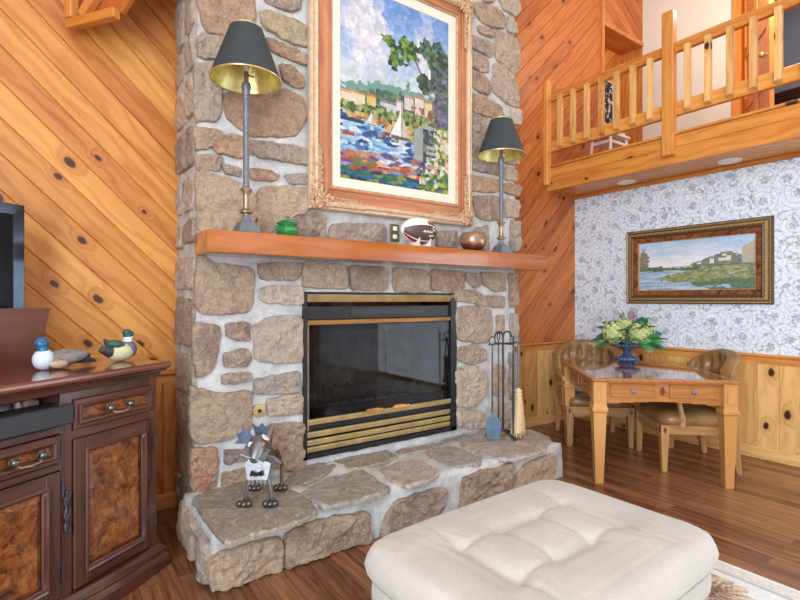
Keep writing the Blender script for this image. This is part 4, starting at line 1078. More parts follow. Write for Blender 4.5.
def b_shovel(t):
    g = G(); handle(g, .7); g.fin('handle', 'iron', t)
    g = G(); prof = [(-.045, 0), (.045, 0), (.056, .10), (.048, .14), (.02, .165), (.006, .2), (-.006, .2), (-.02, .165), (-.048, .14), (-.056, .10)]
    g.prism(prof, -.002, .002, lambda x, y, h: P(x, h-.02+abs(x)**2*-5, .02+y), bev=0); g.fin('blade', 'bluesteel', t)
tool('shovel', -.15, -.035, math.radians(-30), 'blued steel ash shovel hanging left on the tool stand', b_shovel)
def b_poker(t):
    g = G(); handle(g); g.fin('handle', 'iron', t)
    g = G(); g.tube([P(0, 0, .22), P(0, 0, .06), P(0, 0, .02)], [.006, .007, .002], 8); g.tube([P(0, 0, .1), P(.03, 0, .09), P(.035, 0, .12)], [.006, .005, .002], 8); g.fin('hook', 'iron', t)
tool('poker', 0, .045, .3, 'thin dark iron poker hanging behind the stand post', b_poker)
def b_tongs(t):
    g = G()
    for s in (-1, 1): g.tube([P(0, 0, .7), P(s*.012, 0, .6), P(s*.026, 0, .32), P(s*.02, 0, .12), P(s*.004, 0, .05)], .005, 8)
    g.fin('arms', 'iron', t)
    g = G(); g.tube([P(.022*math.sin(2*PI*q/16), 0, .73-.03*math.cos(2*PI*q/16)) for q in range(17)], .005, 6); g.fin('ring', 'iron', t)
tool('tongs', -.01, -.11, .6, 'dark iron log tongs hanging at the front of the tool stand', b_tongs)
def b_broom(t):
    g = G(); g.tube([P(0, 0, .33), P(0, 0, .7)], .009, 10); g.tube([P(.022*math.sin(2*PI*q/16), 0, .73-.03*math.cos(2*PI*q/16)) for q in range(17)], .005, 6); g.fin('handle', 'pewter', t)
    g = G(); r = random.Random(2)
    g.rings([[P(a*math.cos(2*PI*i/18), b*math.sin(2*PI*i/18), z) for i in range(18)] for a, b, z in ((.012, .012, .37), (.026, .022, .35), (.034, .028, .31), (.058, .036, .2), (.082, .044, .1), (.088, .046, .05))])
    for i in range(90):
        a = r.uniform(0, 2*PI); q = r.uniform(.3, 1.02)
        g.tube([P(.024*q*math.cos(a), .02*q*math.sin(a), .34), P(.062*q*math.cos(a), .04*q*math.sin(a), .2), P(.1*q*math.cos(a), .054*q*math.sin(a), r.uniform(.01, .05))], .0026, 4)
    g.fin('straw', 'straw', t)
    g = G()
    for z in (.35, .325): g.lathe([(.027, z-.004), (.031, z), (.027, z+.004)], 18); 
    g.fin('binding', 'cream', t)
tool('hearth_broom', .075, -.085, .5, 'pale straw hearth broom hanging right on the tool stand', b_broom)
# ---------------------------------------------------------------- television cabinet, set cornerwise
CA = math.radians(35)
cab = thing('cabinet', 'dark mahogany cabinet with burl wood doors set cornerwise left of the fireplace', 'cabinet', (.425, 2.668, 0), CA)
# local: x runs left to right along the front (right end = 0), +y = towards the wall, front plane y = 0
def cg(): return G()
CW, CD, CH = 1.62, .50, 1.0
SW = .455; X1, X2 = -SW, -(CW-SW)        # centre bay between X2 and X1
g = cg()
g.box((-CW/2, CD-.01, .5), (CW, .02, .9)); g.box((-.0125, CD/2+.01, .5), (.025, CD-.03, .9)); g.box((-CW+.0125, CD/2+.01, .5), (.025, CD-.03, .9))
for x in (X1, X2): g.box((x, CD/2+.01, .5), (.03, CD-.03, .9))
g.box((-CW/2, CD/2, .1), (CW, CD-.02, .03)); g.box((-CW/2, CD/2, .945), (CW, CD-.02, .02)); g.box(((X1+X2)/2, CD/2, .79), (X1-X2, CD-.02, .025))
g.fin('carcass', 'mahog', cab, smooth=False)
g = cg(); g.box(((X1+X2)/2, .175, .86), (X1-X2-.03, .01, .13)); g.fin('shelf_back', 'pine_pale', cab, smooth=False)
g = cg()                                                     # face frame
for x in (-.02, X1, X2, -CW+.02): g.box((x, .0, .5), (.05 if abs(x) > .1 else .04, .03, .86), bev=.003)
for x0, x1 in ((X1, 0), (-CW, X2)): g.box(((x0+x1)/2, .002, .752), (x1-x0, .03, .04), bev=.003); g.box(((x0+x1)/2, .002, .915), (x1-x0, .03, .045), bev=.003)
g.box(((X1+X2)/2, .002, .785), (X1-X2, .03, .03), bev=.003); g.box(((X1+X2)/2, .002, .64), (X1-X2, .03, .03), bev=.003)
g.fin('face_frame', 'mahog', cab, smooth=False)
# moulded top
def mould(g, prof, back=True):
    rings = []
    for o, z in prof: rings.append([P(-CW-o, CD+.0, z), P(o, CD+.0, z), P(o, -o-.012, z), P(-CW-o, -o-.012, z)])
    return g.rings(rings)
g = cg(); mould(g, [(0, .925), (.01, .93), (.012, .94), (.016, .95), (.028, .955), (.034, .962)]); g.fin('cornice', 'mahog', cab, ang=20)
g = cg(); mould(g, [(.03, .96), (.036, .966), (.046, .972), (.05, .982), (.048, .992), (.04, 1.0), (.0, 1.0)]); g.fin('top', 'mahog_top', cab, ang=20)
# serpentine plinth
def bow(x): return -.018*math.cos((x+CW/2)/CW*6*PI)
g = cg(); n = 60
def plrow(z, o): return [P(-CW-o+(CW+2*o)*i/n, -.022-o-(.02*math.sin(PI*i/n*3)**2), z) for i in range(n+1)]+[P(o, CD, z), P(-CW-o, CD, z)]
g.rings([plrow(z, o) for z, o in ((0.0, .038), (.03, .04), (.055, .036), (.075, .02), (.085, .026), (.1, .022), (.115, .004))]); g.fin('plinth', 'mahog', cab, ang=25)
def panel_door(x0, x1, z0, z1, name, knobs=()):
    t_ = None
    g = cg(); w, h = x1-x0, z1-z0; fw = .058 if name == 'door' else .03
    for x in (x0+fw/2, x1-fw/2): g.box((x, -.012, (z0+z1)/2), (fw, .022, h), bev=.003)
    for z in (z0+fw/2, z1-fw/2): g.box(((x0+x1)/2, -.012, z), (w-2*fw, .022, fw), bev=.003)
    g.box(((x0+x1)/2, -.004, (z0+z1)/2), (w-.01, .006, h-.01))
    d_ = g.fin(name, 'mahog', cab, smooth=False)
    g = cg(); fr = [(0, .012), (0, .028), (.006, .034), (.014, .03), (.018, .018), (.022, .014)]
    frame_sweep(g, x0+fw-.012, z0+fw-.012, x1-fw+.012, z1-fw+.012, fr, 0); g.fin('moulding', 'mahog', d_, ang=25)
    g = cg(); frame_sweep(g, x0+fw, z0+fw, x1-fw, z1-fw, [(.006, .004), (.012, .008), (.03, .016), (.034, .016)] if name == 'door' else [(.002, .004), (.008, .012)], 0)
    q = fw+(.032 if name == 'door' else .006)
    g.box(((x0+x1)/2, -.008, (z0+z1)/2), (w-2*q, .016 if name == 'door' else .01, h-2*q))
    g.hasuv = False; g.fin('burl_panel', 'burl', d_, smooth=False)
    return d_
def knob(d_, x, z):
    g = cg(); g.lathe([(.0, 0), (.014, 0), (.014, .003), (.006, .006), (.005, .014), (.012, .02), (.0145, .027), (.01, .034), (0, .036)], 16, c=(x, -.022, z), rot=RX(PI/2)); g.fin('knob', 'ball', d_)
def bail(d_, x, z):
    for s in (-1, 1): knob(d_, x+s*.05, z)
    g = cg(); g.tube([P(x-.05, -.04, z-.004), P(x-.035, -.05, z-.02), P(x, -.052, z-.024), P(x+.035, -.05, z-.02), P(x+.05, -.04, z-.004)], .0042, 8); g.fin('bail_handle', 'pewter_brass', d_)
for x0, x1 in ((X1+.028, -.024), (-CW+.024, X2-.028)):
    d_ = panel_door(x0, x1, .772, .893, 'drawer'); bail(d_, (x0+x1)/2, .833)
    d_ = panel_door(x0, x1, .122, .732, 'door')
    for z in (.24, .62):
        g = cg(); g.tube([P(x1+.004, -.026, z-.03), P(x1+.004, -.026, z+.03)], .005, 8); g.fin('hinge', 'iron', d_)
mid = (X1+X2)/2
for x0, x1, s in ((X2+.028, mid-.003, -1), (mid+.003, X1-.028, 1)):
    d_ = panel_door(x0, x1, .658, .768, 'drawer'); bail(d_, (x0+x1)/2+.03, .713)
    d_ = panel_door(x0, x1, .122, .622, 'door')
    g = cg(); r = random.Random(8)
    for i in range(15): g.ell((X1 if s > 0 else X2, -.02, .38+.0105*i), (.011+.004*math.sin(i*1.3), .006, .009), 8, 6)
    g.tube([P((X1 if s > 0 else X2)+.008*math.sin(i*.9), -.028, .37+.01*i) for i in range(17)], .004, 6); g.fin('escutcheon', 'iron', d_)
    for z in (.22, .55):
        xx = x1+.006 if s > 0 else x0-.006
        g = cg(); g.tube([P(xx, -.026, z-.03), P(xx, -.026, z+.03)], .005, 8); g.fin('hinge', 'iron', d_)

def loc(x, y, z):     # cabinet-local to world
    c_, s_ = math.cos(CA), math.sin(CA); return (.425+x*c_-y*s_, 2.668+x*s_+y*c_, z)
# soundbar jutting out of the open shelf
sb = thing('soundbar', 'long matt black soundbar resting on the open shelf of the mahogany cabinet', 'soundbar', loc(mid+.02, .0, .803), CA)
g = G(); g.box((0, .02, .042), (.70, .12, .078), bev=.004); g.fin('case', 'blackplastic', sb, smooth=False)
g = G(); g.box((0, -.042, .042), (.685, .004, .068), bev=.001); g.fin('front_grille', 'blackplastic', sb, smooth=False)
# trinkets on the shelf behind the soundbar
a_ = thing('trinket', 'small grey bulb-shaped trinket on the cabinet shelf behind the soundbar', 'ornament', loc(X1-.15, .125, .8026), CA)
g = G(); g.lathe([(0, 0), (.03, 0), (.012, .02), (.012, .04), (.026, .06), (.03, .08), (.02, .1), (.006, .11), (0, .112)], 20); g.fin('stem', 'pewter', a_)
a_ = thing('trinket', 'small brown carved trinket on the cabinet shelf next to the shelf post', 'ornament', loc(X1-.05, .125, .8026), CA)
g = G(); g.box((0, 0, .05), (.06, .05, .1), bev=.01); g.fin('body', 'duck_tan', a_)
g = G(); g.ell((-.045, 0, .06), (.016, .02, .04), 12, 8); g.fin('white_face', 'white', a_); g = G(); g.ell((-.045, 0, .012), (.03, .03, .012), 12, 8); g.fin('foot', 'black', a_)

# television
tv = thing('television', 'flat black television with a glossy grey bezel standing on the mahogany cabinet', 'television', (-.095, 3.053, 1.0), CA)
TW, TH = 1.18, .70; tz = .062
g = G(); g.box((-TW/2, .025, tz+TH/2), (TW, .03, TH), bev=.004); g.box((-TW/2, .05, tz+TH*.4), (TW*.6, .04, TH*.5), bev=.01); g.fin('housing', 'black', tv, smooth=False)
g = G(); frame_sweep(g, -TW, tz, 0, tz+TH, [(0, -.01), (0, .004), (.003, .006), (.05, .004), (.052, -.004)], 0); g.fin('bezel', 'bezel', tv, smooth=False)
g = G(); g.box((-TW/2, .006, tz+TH/2), (TW-.098, .004, TH-.098)); g.fin('screen', 'screen', tv, smooth=False)
g = G(); g.box((-TW/2, .03, .006), (TW*.6, .2, .012), bev=.003); g.box((-TW/2, .045, .05), (.16, .03, .1), bev=.004); g.box((-TW+.17, .02, .03), (.26, .05, .064), bev=.004); g.box((-.2, .02, .03), (.39, .05, .064), bev=.003); g.fin('stand', 'black', tv, smooth=False)
# curved brown board leaning behind the television
bd = thing('wooden_board', 'dark brown wooden board with a curved side standing behind the television', 'board', loc(-.30, .465, 1.0), CA)
g = G(); prof = [(-.5, 0), (.092, 0)]+[(.095+.02*(q/10)-.016*math.sin(PI*q/10), .262*q/10) for q in range(11)]+[(-.5, .262)]
g.prism(prof, -.009, .009, lambda x, y, h: P(x, h, y)); g.fin('panel', 'panelwood', bd, smooth=False)

# duck decoys
def duck(name, label, lo, rz): return thing(name, label, 'duck decoy', lo, rz, 'duck decoys on the cabinet')
d1 = duck('duck_decoy', 'duck decoy with a teal blue head, white breast and long pointed tail beside the television', loc(-.335, .2, 1.0), CA+PI-.1); d1.scale = (.74, .85, .92)
# local: +x = head end
g = G(); g.ell((0, 0, .042), (.115, .052, .045), 24, 14, fn=lambda p: P(p.x, p.y*(1-.25*max(0, -p.x/.12)), p.z*(1 if p.z > 0 else .92))); g.fin('body', 'speckle', d1)
g = G(); g.ell((.078, 0, .05), (.055, .05, .05), 20, 12); g.fin('breast', 'duck_white', d1)
g = G(); g.ell((.082, 0, .092), (.026, .026, .03), 16, 10); g.ell((.086, 0, .125), (.036, .03, .031), 18, 12); g.tube([P(.082, 0, .07), P(.084, 0, .11)], [.034, .024], 14); g.fin('head', 'duck_blue', d1)
g = G(); g.ell((.125, 0, .118), (.022, .012, .006), 12, 8); g.fin('bill', 'duck_dark', d1)
for s in (-1, 1): g = G(); g.ell((.105, s*.024, .133), .004, 8, 6); g.fin('eye', 'black', d1)
for s in (-1, 1):
    g = G(); g.ell((-.06, s*.04, .052), (.10, .014, .028), 18, 10, rot=RY(.12)); g.fin('wing', 'duck_grey', d1)
g = G(); g.ell((-.05, 0, .078), (.07, .03, .014), 14, 8); g.fin('back_feathers', 'speckle', d1)
g = G(); g.ell((.02, .045, .025), (.05, .014, .02), 14, 8); g.ell((.02, -.045, .025), (.05, .014, .02), 14, 8); g.fin('flank', 'duck_tan', d1)
g = G(); g.tube([P(-.09, 0, .05), P(-.16, 0, .032), P(-.23, 0, .018)], [.034, .02, .006], 12); g.ell((-.135, 0, .05), (.06, .03, .02), 14, 8); g.fin('tail', 'duck_dark', d1)
d2 = duck('duck_decoy', 'duck decoy with a green head, cream sides and slate breast right on the cabinet', loc(-.045, .17, 1.0), CA+.05); d2.scale = (.74, .85, 1.)
g = G(); g.ell((0, 0, .045), (.105, .055, .045), 24, 14, fn=lambda p: P(p.x, p.y*(1-.3*max(0, -p.x/.12)), p.z)); g.fin('body', 'duck_cream', d2)
g = G(); g.ell((.06, 0, .055), (.055, .052, .047), 20, 12); g.fin('breast', 'duck_slate', d2)
g = G(); g.ell((.065, 0, .128), (.034, .026, .024), 18, 12); g.ell((.055, 0, .138), (.03, .024, .018), 14, 10); g.fin('head', 'duck_green', d2)
g = G(); g.tube([P(.058, 0, .085), P(.06, 0, .118)], [.032, .022], 14); g.ell((.074, 0, .115), (.022, .024, .015), 12, 8); g.fin('neck', 'duck_white', d2)
g = G(); g.ell((.104, 0, .12), (.02, .011, .006), 12, 8); g.fin('bill', 'duck_tan', d2)
for s in (-1, 1): g = G(); g.ell((.084, s*.022, .134), .004, 8, 6); g.fin('eye', 'black', d2)
g = G(); g.ell((-.035, 0, .082), (.07, .042, .024), 18, 10, rot=RY(.15)); g.fin('back', 'duck_green', d2)
g = G(); g.tube([P(-.075, 0, .075), P(-.11, 0, .10), P(-.125, 0, .115)], [.02, .014, .004], 10); g.tube([P(-.08, 0, .05), P(-.14, 0, .066), P(-.165, .0, .06)], [.03, .018, .004], 10); g.fin('tail', 'duck_dark', d2)
# ---------------------------------------------------------------- games table and chairs
TA = -math.radians(42.2)
tb = thing('games_table', 'honey oak games table with a polished top, small drawers and tapered legs in the corner', 'table', (3.842, 2.130, 0), TA)
HX, HY = .49, .54       # half sizes; local -y faces the viewer
g = G(); g.box((0, 0, .7375), (2*HX, 2*HY, .019), bev=.004); g.box((0, 0, .725), (2*HX-.02, 2*HY-.02, .008)); g.fin('tabletop', 'oak_mid', tb, smooth=False)
g = G(); g.box((0, 0, .748), (2*HX-.07, 2*HY-.07, .002)); g.fin('polished_panel', 'oak_top', tb, smooth=False)
g = G()
for s in (-1, 1): g.box((0, s*.475, .655), (.78, .022, .13)); g.box((s*.425, 0, .655), (.022, .88, .13))
for s in (-1, 1):   # shallow arch under each apron
    for q in range(8):
        u = (q+.5)/8*2-1; g.box((u*.385, s*.475, .588+.0-.012*u*u), (.78/8, .022, .02*abs(u)+.004)); g.box((s*.425, u*.43, .588-.012*u*u), (.022, .88/8, .02*abs(u)+.004))
g.fin('apron', 'oak_mid', tb, smooth=False)
def drawer(c, w, rz):
    r = RZ(rz); c = Vector(c)
    g = G(); g.box(c, (w, .02, .086), rot=r, bev=.002)
    for s in (-1, 1): g.box(c+r @ P(s*(w/2-.008), -.012, 0), (.012, .008, .09), rot=r, bev=.002)
    for s in (-1, 1): g.box(c+r @ P(0, -.012, s*.039), (w, .008, .012), rot=r, bev=.002)
    d_ = g.fin('drawer', 'oak_mid', tb, smooth=False)
    g = G(); g.lathe([(0, 0), (.008, 0), (.007, .01), (.015, .016), (.016, .022), (.008, .028), (0, .029)], 16, c=c+r @ P(0, -.01, 0), rot=r @ RX(PI/2)); g.fin('knob', 'pewter', d_)
for s in (-1, 1):
    drawer((s*.2, -.484, .66), .31, 0); drawer((s*.2, .484, .66), .31, PI)
    drawer((-.434, s*.22, .66), .35, -PI/2); drawer((.434, s*.22, .66), .35, PI/2)
g = G()
for c_, rz in (((0, -.487, .66), 0), ((-.437, 0, .66), -PI/2), ((0, .487, .66), PI), ((.437, 0, .66), PI/2)): g.prism([(-.02, 0), (0, -.034), (.02, 0), (0, .034)], -.002, .004, lambda x, y, h: Vector(c_)+RZ(rz) @ P(x, -h, y))
g.fin('diamond_inlay', 'oak_dark', tb, smooth=False)
for sx in (-1, 1):
    for sy in (-1, 1):
        g = G(); x, y = sx*.43, sy*.48
        sq = lambda a, z: [P(x+i*a/2, y+j*a/2, z) for i, j in ((-1, -1), (1, -1), (1, 1), (-1, 1))]
        g.rings([sq(a, z) for a, z in ((.05, 0), (.054, .004), (.088, .50), (.09, .505), (.104, .515), (.106, .53), (.102, .545), (.092, .55), (.088, .565), (.088, .72))])
        for f_ in range(4): g.box((P(x, y, .645)+RZ(f_*PI/2) @ P(0, -.045, 0)), (.05, .004, .11), rot=RZ(f_*PI/2), bev=.0015)
        g.fin('leg', 'oak', tb, smooth=False)

def chair(name, label, l, rz):
    """local +y = front"""
    t = thing(name, label, 'chair', l, rz, 'leather chairs at the games table')
    # seat
    def cush(p):
        k = 1-max(abs(p.x)/.29, abs(p.y)/.27)**4
        return p
    g = G()
    def sq(a, b, z, n=40, e=5.): return [P(a*abs(math.cos(q))**(2/e)*(1 if math.cos(q) > 0 else -1), b*abs(math.sin(q))**(2/e)*(1 if math.sin(q) > 0 else -1), z) for q in [2*PI*i/n for i in range(n)]]
    g.rings([sq(a, b, z) for a, b, z in ((.27, .25, .345), (.285, .265, .352), (.292, .272, .38), (.285, .265, .415), (.26, .24, .44), (.2, .18, .452), (.1, .09, .457), (.02, .02, .458))]); g.fin('seat', 'leather', t, ang=60)
    g = G()
    for s in (-1, 1): g.box((0, s*.245, .315), (.5, .03, .07), bev=.004); g.box((s*.262, 0, .315), (.03, .48, .07), bev=.004)
    for q in range(8):
        u = (q+.5)/8*2-1
        for s in (-1, 1): g.box((u*.22, s*.245, .275), (.056, .026, .03*u*u+.004)); 
    g.fin('seat_rail', 'oak_grey', t, smooth=False)
    for sx in (-1, 1):
        for sy in (-1, 1):
            g = G(); x, y = sx*.262, sy*.245; k = -.03 if sy < 0 else 0
            sqq = lambda a, z, dy: [P(x+i*a/2, y+dy+j*a/2, z) for i, j in ((-1, -1), (1, -1), (1, 1), (-1, 1))]
            g.rings([sqq(.036, 0, k*1.3), sqq(.046, .12, k*.7), sqq(.056, .27, 0), sqq(.056, .352, 0)])
            lg = g.fin('leg', 'oak_grey', t, smooth=False)
            if sy > 0:
                g = G()
                for rz_ in (0, PI/2*(1 if sx > 0 else -1)): g.prism([(-.013, 0), (0, -.024), (.013, 0), (0, .024)], -.001, .002, lambda a, b, h: P(x, y, .315)+RZ(PI-rz_) @ P(a, -.028-h, b))
                g.fin('diamond_inlay', 'oak_dark', lg, smooth=False)
    # curved barrel back
    n, m = 44, 14; R = .35
    def bk(u, v, th):
        a = -PI/2+(u-.5)*2*1.0
        zt = .885-.12*abs(2*u-1)**2.6; z = .50+(zt-.50)*v
        r = R+.04*(v-.3)+th; x, y = r*math.cos(a)*.97, r*math.sin(a)*1.0+.02
        return P(x, y, z), a
    rows = 2; btn = []
    for j, vv in enumerate((.74, .36)):
        for i in range(6 if j == 0 else 5): btn.append(((.13+.148*i) if j == 0 else (.204+.148*i), vv))
    def tuft(u, v):
        d = 0
        for bu, bv in btn:
            q = ((u-bu)/.07)**2+((v-bv)/.2)**2; d += math.exp(-q*2.2)
        return d
    g = G(); Rg = []
    prof = [(0, 1)]
    def inner(u, v): return bk(u, v, -.058+.05*min(1, tuft(u, v))-.012*math.sin(PI*v)*math.sin(PI*u))[0]
    g.grid(n, m, lambda u, v: inner(u, v)); g.grid(n, m, lambda u, v: bk(u, v, .028+.012*math.sin(PI*v))[0])
    g.grid(n, 6, lambda u, w: (lambda p0, p1: p0.lerp(p1, w)+P(0, 0, .022*math.sin(PI*w)*max(0, math.sin(PI*u))**.4))(inner(u, 1), bk(u, 1, .028)[0]))
    g.grid(n, 2, lambda u, w: inner(u, 0).lerp(bk(u, 0, .028)[0], w))
    for u in (0, 1): g.grid(m, 4, lambda v, w: (lambda p: p+P(0, .012*math.sin(PI*w), 0))(inner(u, v).lerp(bk(u, v, .028+.012*math.sin(PI*v))[0], w)))
    bmesh.ops.remove_doubles(g.bm, verts=g.bm.verts[:], dist=.0008)
    b_ = g.fin('backrest', 'leather', t, ang=70)
    for bu, bv in btn:
        p = bk(bu, bv, -.021)[0]; g = G(); g.ell(p, .011, 10, 8); g.fin('button', 'leather', b_)
    g = G()
    g.tube([bk(u/20, 0, -.012)[0]+P(0, 0, -.012) for u in range(21)], .017, 8); g.fin('back_rail', 'oak_grey', t)
    for s in (-1, 1):
        g = G(); e = bk(0 if s < 0 else 1, .35, -.01)[0]; a0 = P(s*.275, .12, .34)
        g.tube([e, e+P(s*.005, .06, .015), P(s*.305, .15, e.z+.012), P(s*.295, .20, e.z-.0), P(s*.285, .215, e.z-.03)], [.022, .023, .025, .024, .014], 10)
        g.tube([P(s*.295, .15, e.z), P(s*.29, .14, .5), P(s*.28, .115, .40), a0], [.02, .017, .021, .024], 8); g.fin('arm', 'oak_grey', t)
        g = G(); g.tube([bk(.5+s*.36, 0, -.012)[0], P(s*.235, -.225, .34)], .02, 8); g.fin('back_post', 'oak_grey', t)
    return t
e1 = Vector((math.cos(TA), math.sin(TA), 0)); e2 = Vector((-math.sin(TA), math.cos(TA), 0))
c1 = Vector((4.0, 2.57, 0))+e2*.235
chair('leather_chair', 'tufted brown leather barrel chair with papers on its seat, behind the games table', c1, TA+PI)
c2 = Vector((4.0, 2.11, 0))+e1*.245
chair('leather_chair', 'brown leather barrel chair tucked under the right side of the games table', c2, TA+PI/2)
g = G()
for i, (a, dx, dy) in enumerate(((.1, 0, 0), (.35, .02, .015), (-.2, -.015, .01))): g.box((dx, dy, .0015+.003*i), (.21, .29, .003), rot=RZ(a))
tag(g.fin('papers', 'paperw', None, c1+Vector((-.03, .085, .4595)), TA+.5, smooth=False), 'small stack of white papers lying on the seat of the left leather chair', 'papers')

# ---- urn and flowers
UXY = (4.07, 2.35)
ur = thing('footed_urn', 'mottled blue footed urn holding flowers on the games table', 'urn', (UXY[0], UXY[1], .749))
g = G(); g.lathe([(0, 0), (.07, 0), (.076, .006), (.07, .014), (.058, .018)], 36); g.fin('base', 'urn', ur)
g = G(); g.lathe([(.05, .016), (.055, .022), (.092, .034), (.1, .046), (.088, .06), (.052, .074), (.034, .09), (.03, .1), (.038, .108), (.03, .116)], 36)
for i in range(18): a = 2*PI*i/18; g.ell((.088*math.cos(a), .088*math.sin(a), .048), (.012, .012, .016), 8, 6)
g.fin('stem', 'urn', ur)
g = G(); g.lathe([(.028, .112), (.034, .12), (.07, .132), (.112, .152), (.126, .17), (.12, .176), (.108, .172), (.07, .15), (.0, .14)], 40)
for i in range(24): a = 2*PI*i/24; g.ell((.116*math.cos(a), .116*math.sin(a), .166), (.013, .013, .012), 8, 6)
g.fin('bowl', 'urn', ur)
fl = thing('flower_arrangement', 'cream hydrangeas with green leaves arranged in the blue urn', 'flowers', (UXY[0], UXY[1], .749+.165))
view = Vector((-.8, -.6, 0)); rt = Vector((.815, -.579, 0))
def at(r, d, z): return rt*r+Vector((.579, .815, 0))*d+Vector((0, 0, z))
r = random.Random(11)
def flower_head(c, R, col='petal', n=70):
    g = G(); g.ell(c, R*.72, 14, 10)
    for i in range(n):
        z = 1-2*(i+.5)/n; a = i*2.39996; q = math.sqrt(1-z*z); d = Vector((q*math.cos(a), q*math.sin(a), z))
        p = c+d*R*r.uniform(.82, 1.0); x = d.orthogonal().normalized(); y = d.cross(x); tw = r.uniform(0, PI)
        for k_ in range(4):
            b = tw+k_*PI/2; e = x*math.cos(b)+y*math.sin(b); f_ = d.cross(e); s = R*.2
            vs = [g.bm.verts.new(v) for v in (p, p+e*s*.6+f_*s*.45+d*s*.12, p+e*s*1.1+d*s*.05, p+e*s*.6-f_*s*.45+d*s*.12)]
            fc = g.bm.faces.new(vs); fc[g.rl] = r.random()
    g.fin('flower_head', col, fl, recalc=False, smooth=False)
flower_head(at(-.135, -.06, .115), .105); flower_head(at(.045, -.11, .115), .092); flower_head(at(.13, -.05, .13), .082); flower_head(at(.02, .11, .12), .09); flower_head(at(.165, -.04, -.03), .05, n=40); flower_head(at(-.03, -.03, .17), .07)
def leaf(p, d, L, w, m_):
    d = d.normalized(); s = d.cross(Vector((0, 0, 1))).normalized(); s = Matrix.Rotation(r.uniform(-1.2, 1.2), 3, d) @ s; u = s.cross(d)
    g = G(); n = 8
    def pt(a, b):
        ww = w*math.sin(PI*min(1, a*.92+.06))**.8*(1-.25*a)
        return p+d*L*a+u*(-.35*L*a*a+.12*L*a)+s*ww*b+u*abs(b)*w*.25
    g.grid(n, 4, lambda a, b: pt(a, b*2-1)); g.grid(n, 4, lambda a, b: pt(a, b*2-1)-u*.0012); return g.fin('leaf', m_, fl, recalc=False)
for i in range(48):
    a = i*2.4; el = r.uniform(-.25, .95); dr = Vector((math.cos(a)*math.cos(el), math.sin(a)*math.cos(el), math.sin(el)))
    leaf(Vector((0, 0, .05))+dr*r.uniform(.09, .15), dr, r.uniform(.10, .17), r.uniform(.03, .048), r.choice(('leaf', 'leaf2', 'leaf')))
for i in range(8):
    leaf(at(r.uniform(.02, .2), -.1, r.uniform(.0, .06)), at(r.uniform(.3, 1), -.5, r.uniform(-.2, .4)), .11, .034, 'leaf')
for x, d, z in ((.02, -.02, .27), (-.03, .02, .25), (.07, .03, .26)):
    g = G(); g.tube([at(x*.3, d*.3, .03), at(x*.7, d*.7, z*.6), at(x, d, z-.02)], .003, 6)
    for i in range(24): g.ell(at(x+r.gauss(0, .012), d+r.gauss(0, .012), z-.06+i*.0035), (.009, .009, .011), 7, 5)
    g.fin('lilac_spray', 'lilac', fl)
g = G()
for i in range(12): a = i*.52; g.tube([P(.02*math.cos(a), .02*math.sin(a), -.016), P(.05*math.cos(a), .05*math.sin(a), .06)], .003, 6)
for q in range(3): g.tube([at(-.02+.03*q, 0, .1), at(-.05+.03*q, 0, .22), at(-.09+.04*q, -.02, .30)], .002, 5)
g.fin('stems', 'leaf', fl)

# ---- landscape picture on the wallpaper (hangs on X = WB; built in XZ then turned)
def river(u, v):
    du, dv = u+nz(u, v, 6, 31)*.02, v+nz(u, v, 8, 32)*.03
    st = max(0., min(1., .5+nz(u, v*.6, 50, 93, 2)*1.1))
    c = lerp((226, 224, 228), (164, 192, 218), (dv-.55)*2.3+nz(u, v*2, 5, 33)*.5)
    hill = .47+.26*max(0, 1-abs(du-.78)/.34)+.03*nz(u, v, 16, 34)
    if dv < hill: c = lerp((128, 136, 138), (102, 116, 92), .5+nz(u, v, 18, 35))
    if .5 < u and .5 < v < hill-.02 and noise.cell(Vector((u*28, v*22, 6))) > .52: c = (214, 206, 196)
    if u > .9 and v < .86-(.97-u)*1.2 and v > .48: c = lerp((190, 182, 164), (164, 156, 140), st)
    if dv < .475: c = lerp((108, 124, 96), (78, 96, 72), .5+nz(u, v, 22, 36))
    if .3 < u < .5 and .44 < v < .49: c = (188, 182, 176) if (math.sin(u*90) > -.3 or v > .47) else (104, 112, 120)
    wl = .40-.22*max(0, u-.35)
    if dv < wl: c = lerp((120, 152, 176), (190, 206, 218), .5+nz(u*.6, v*3, 10, 37))
    if 0 < du-.18 and dv < .33-.05*math.sin(du*9) and dv > .18-.1*(du-.2) and du > .22: c = lerp((104, 118, 78), (164, 164, 118), .5+nz(u, v*2, 20, 38))
    if du+.3*nz(u, v, 5, 44) > .5 and .3 < dv < .46: c = lerp((96, 112, 82), (176, 172, 128), .5+nz(u, v*2, 18, 39))
    if du+.5*nz(u, v*2, 6, 45) > .6 and dv < .2+.06*nz(u, v, 7, 46): c = lerp((70, 98, 96), (110, 128, 92), .5+nz(u, v*2, 22, 40)*1.2)
    tr = 1-((u-.04)/.06)**2-((v-.62)/.24)**2
    if tr+nz(u, v, 14, 41)*.8 > .25: c = lerp((150, 132, 118), (112, 116, 92), .5+nz(u, v, 24, 42))
    if tr > -1 and u < .1 and .4 < v < .5: c = lerp(c, (96, 110, 84), .6)
    j = (st-.5)*12
    return tuple(q+j for q in c)
lp = thing('landscape_picture', 'wide river landscape picture in a dark antique gold frame on the wallpaper', 'picture', (WB-.001, 2.753-.62, 1.268), -PI/2)
LW, LH = 1.237/2, .71
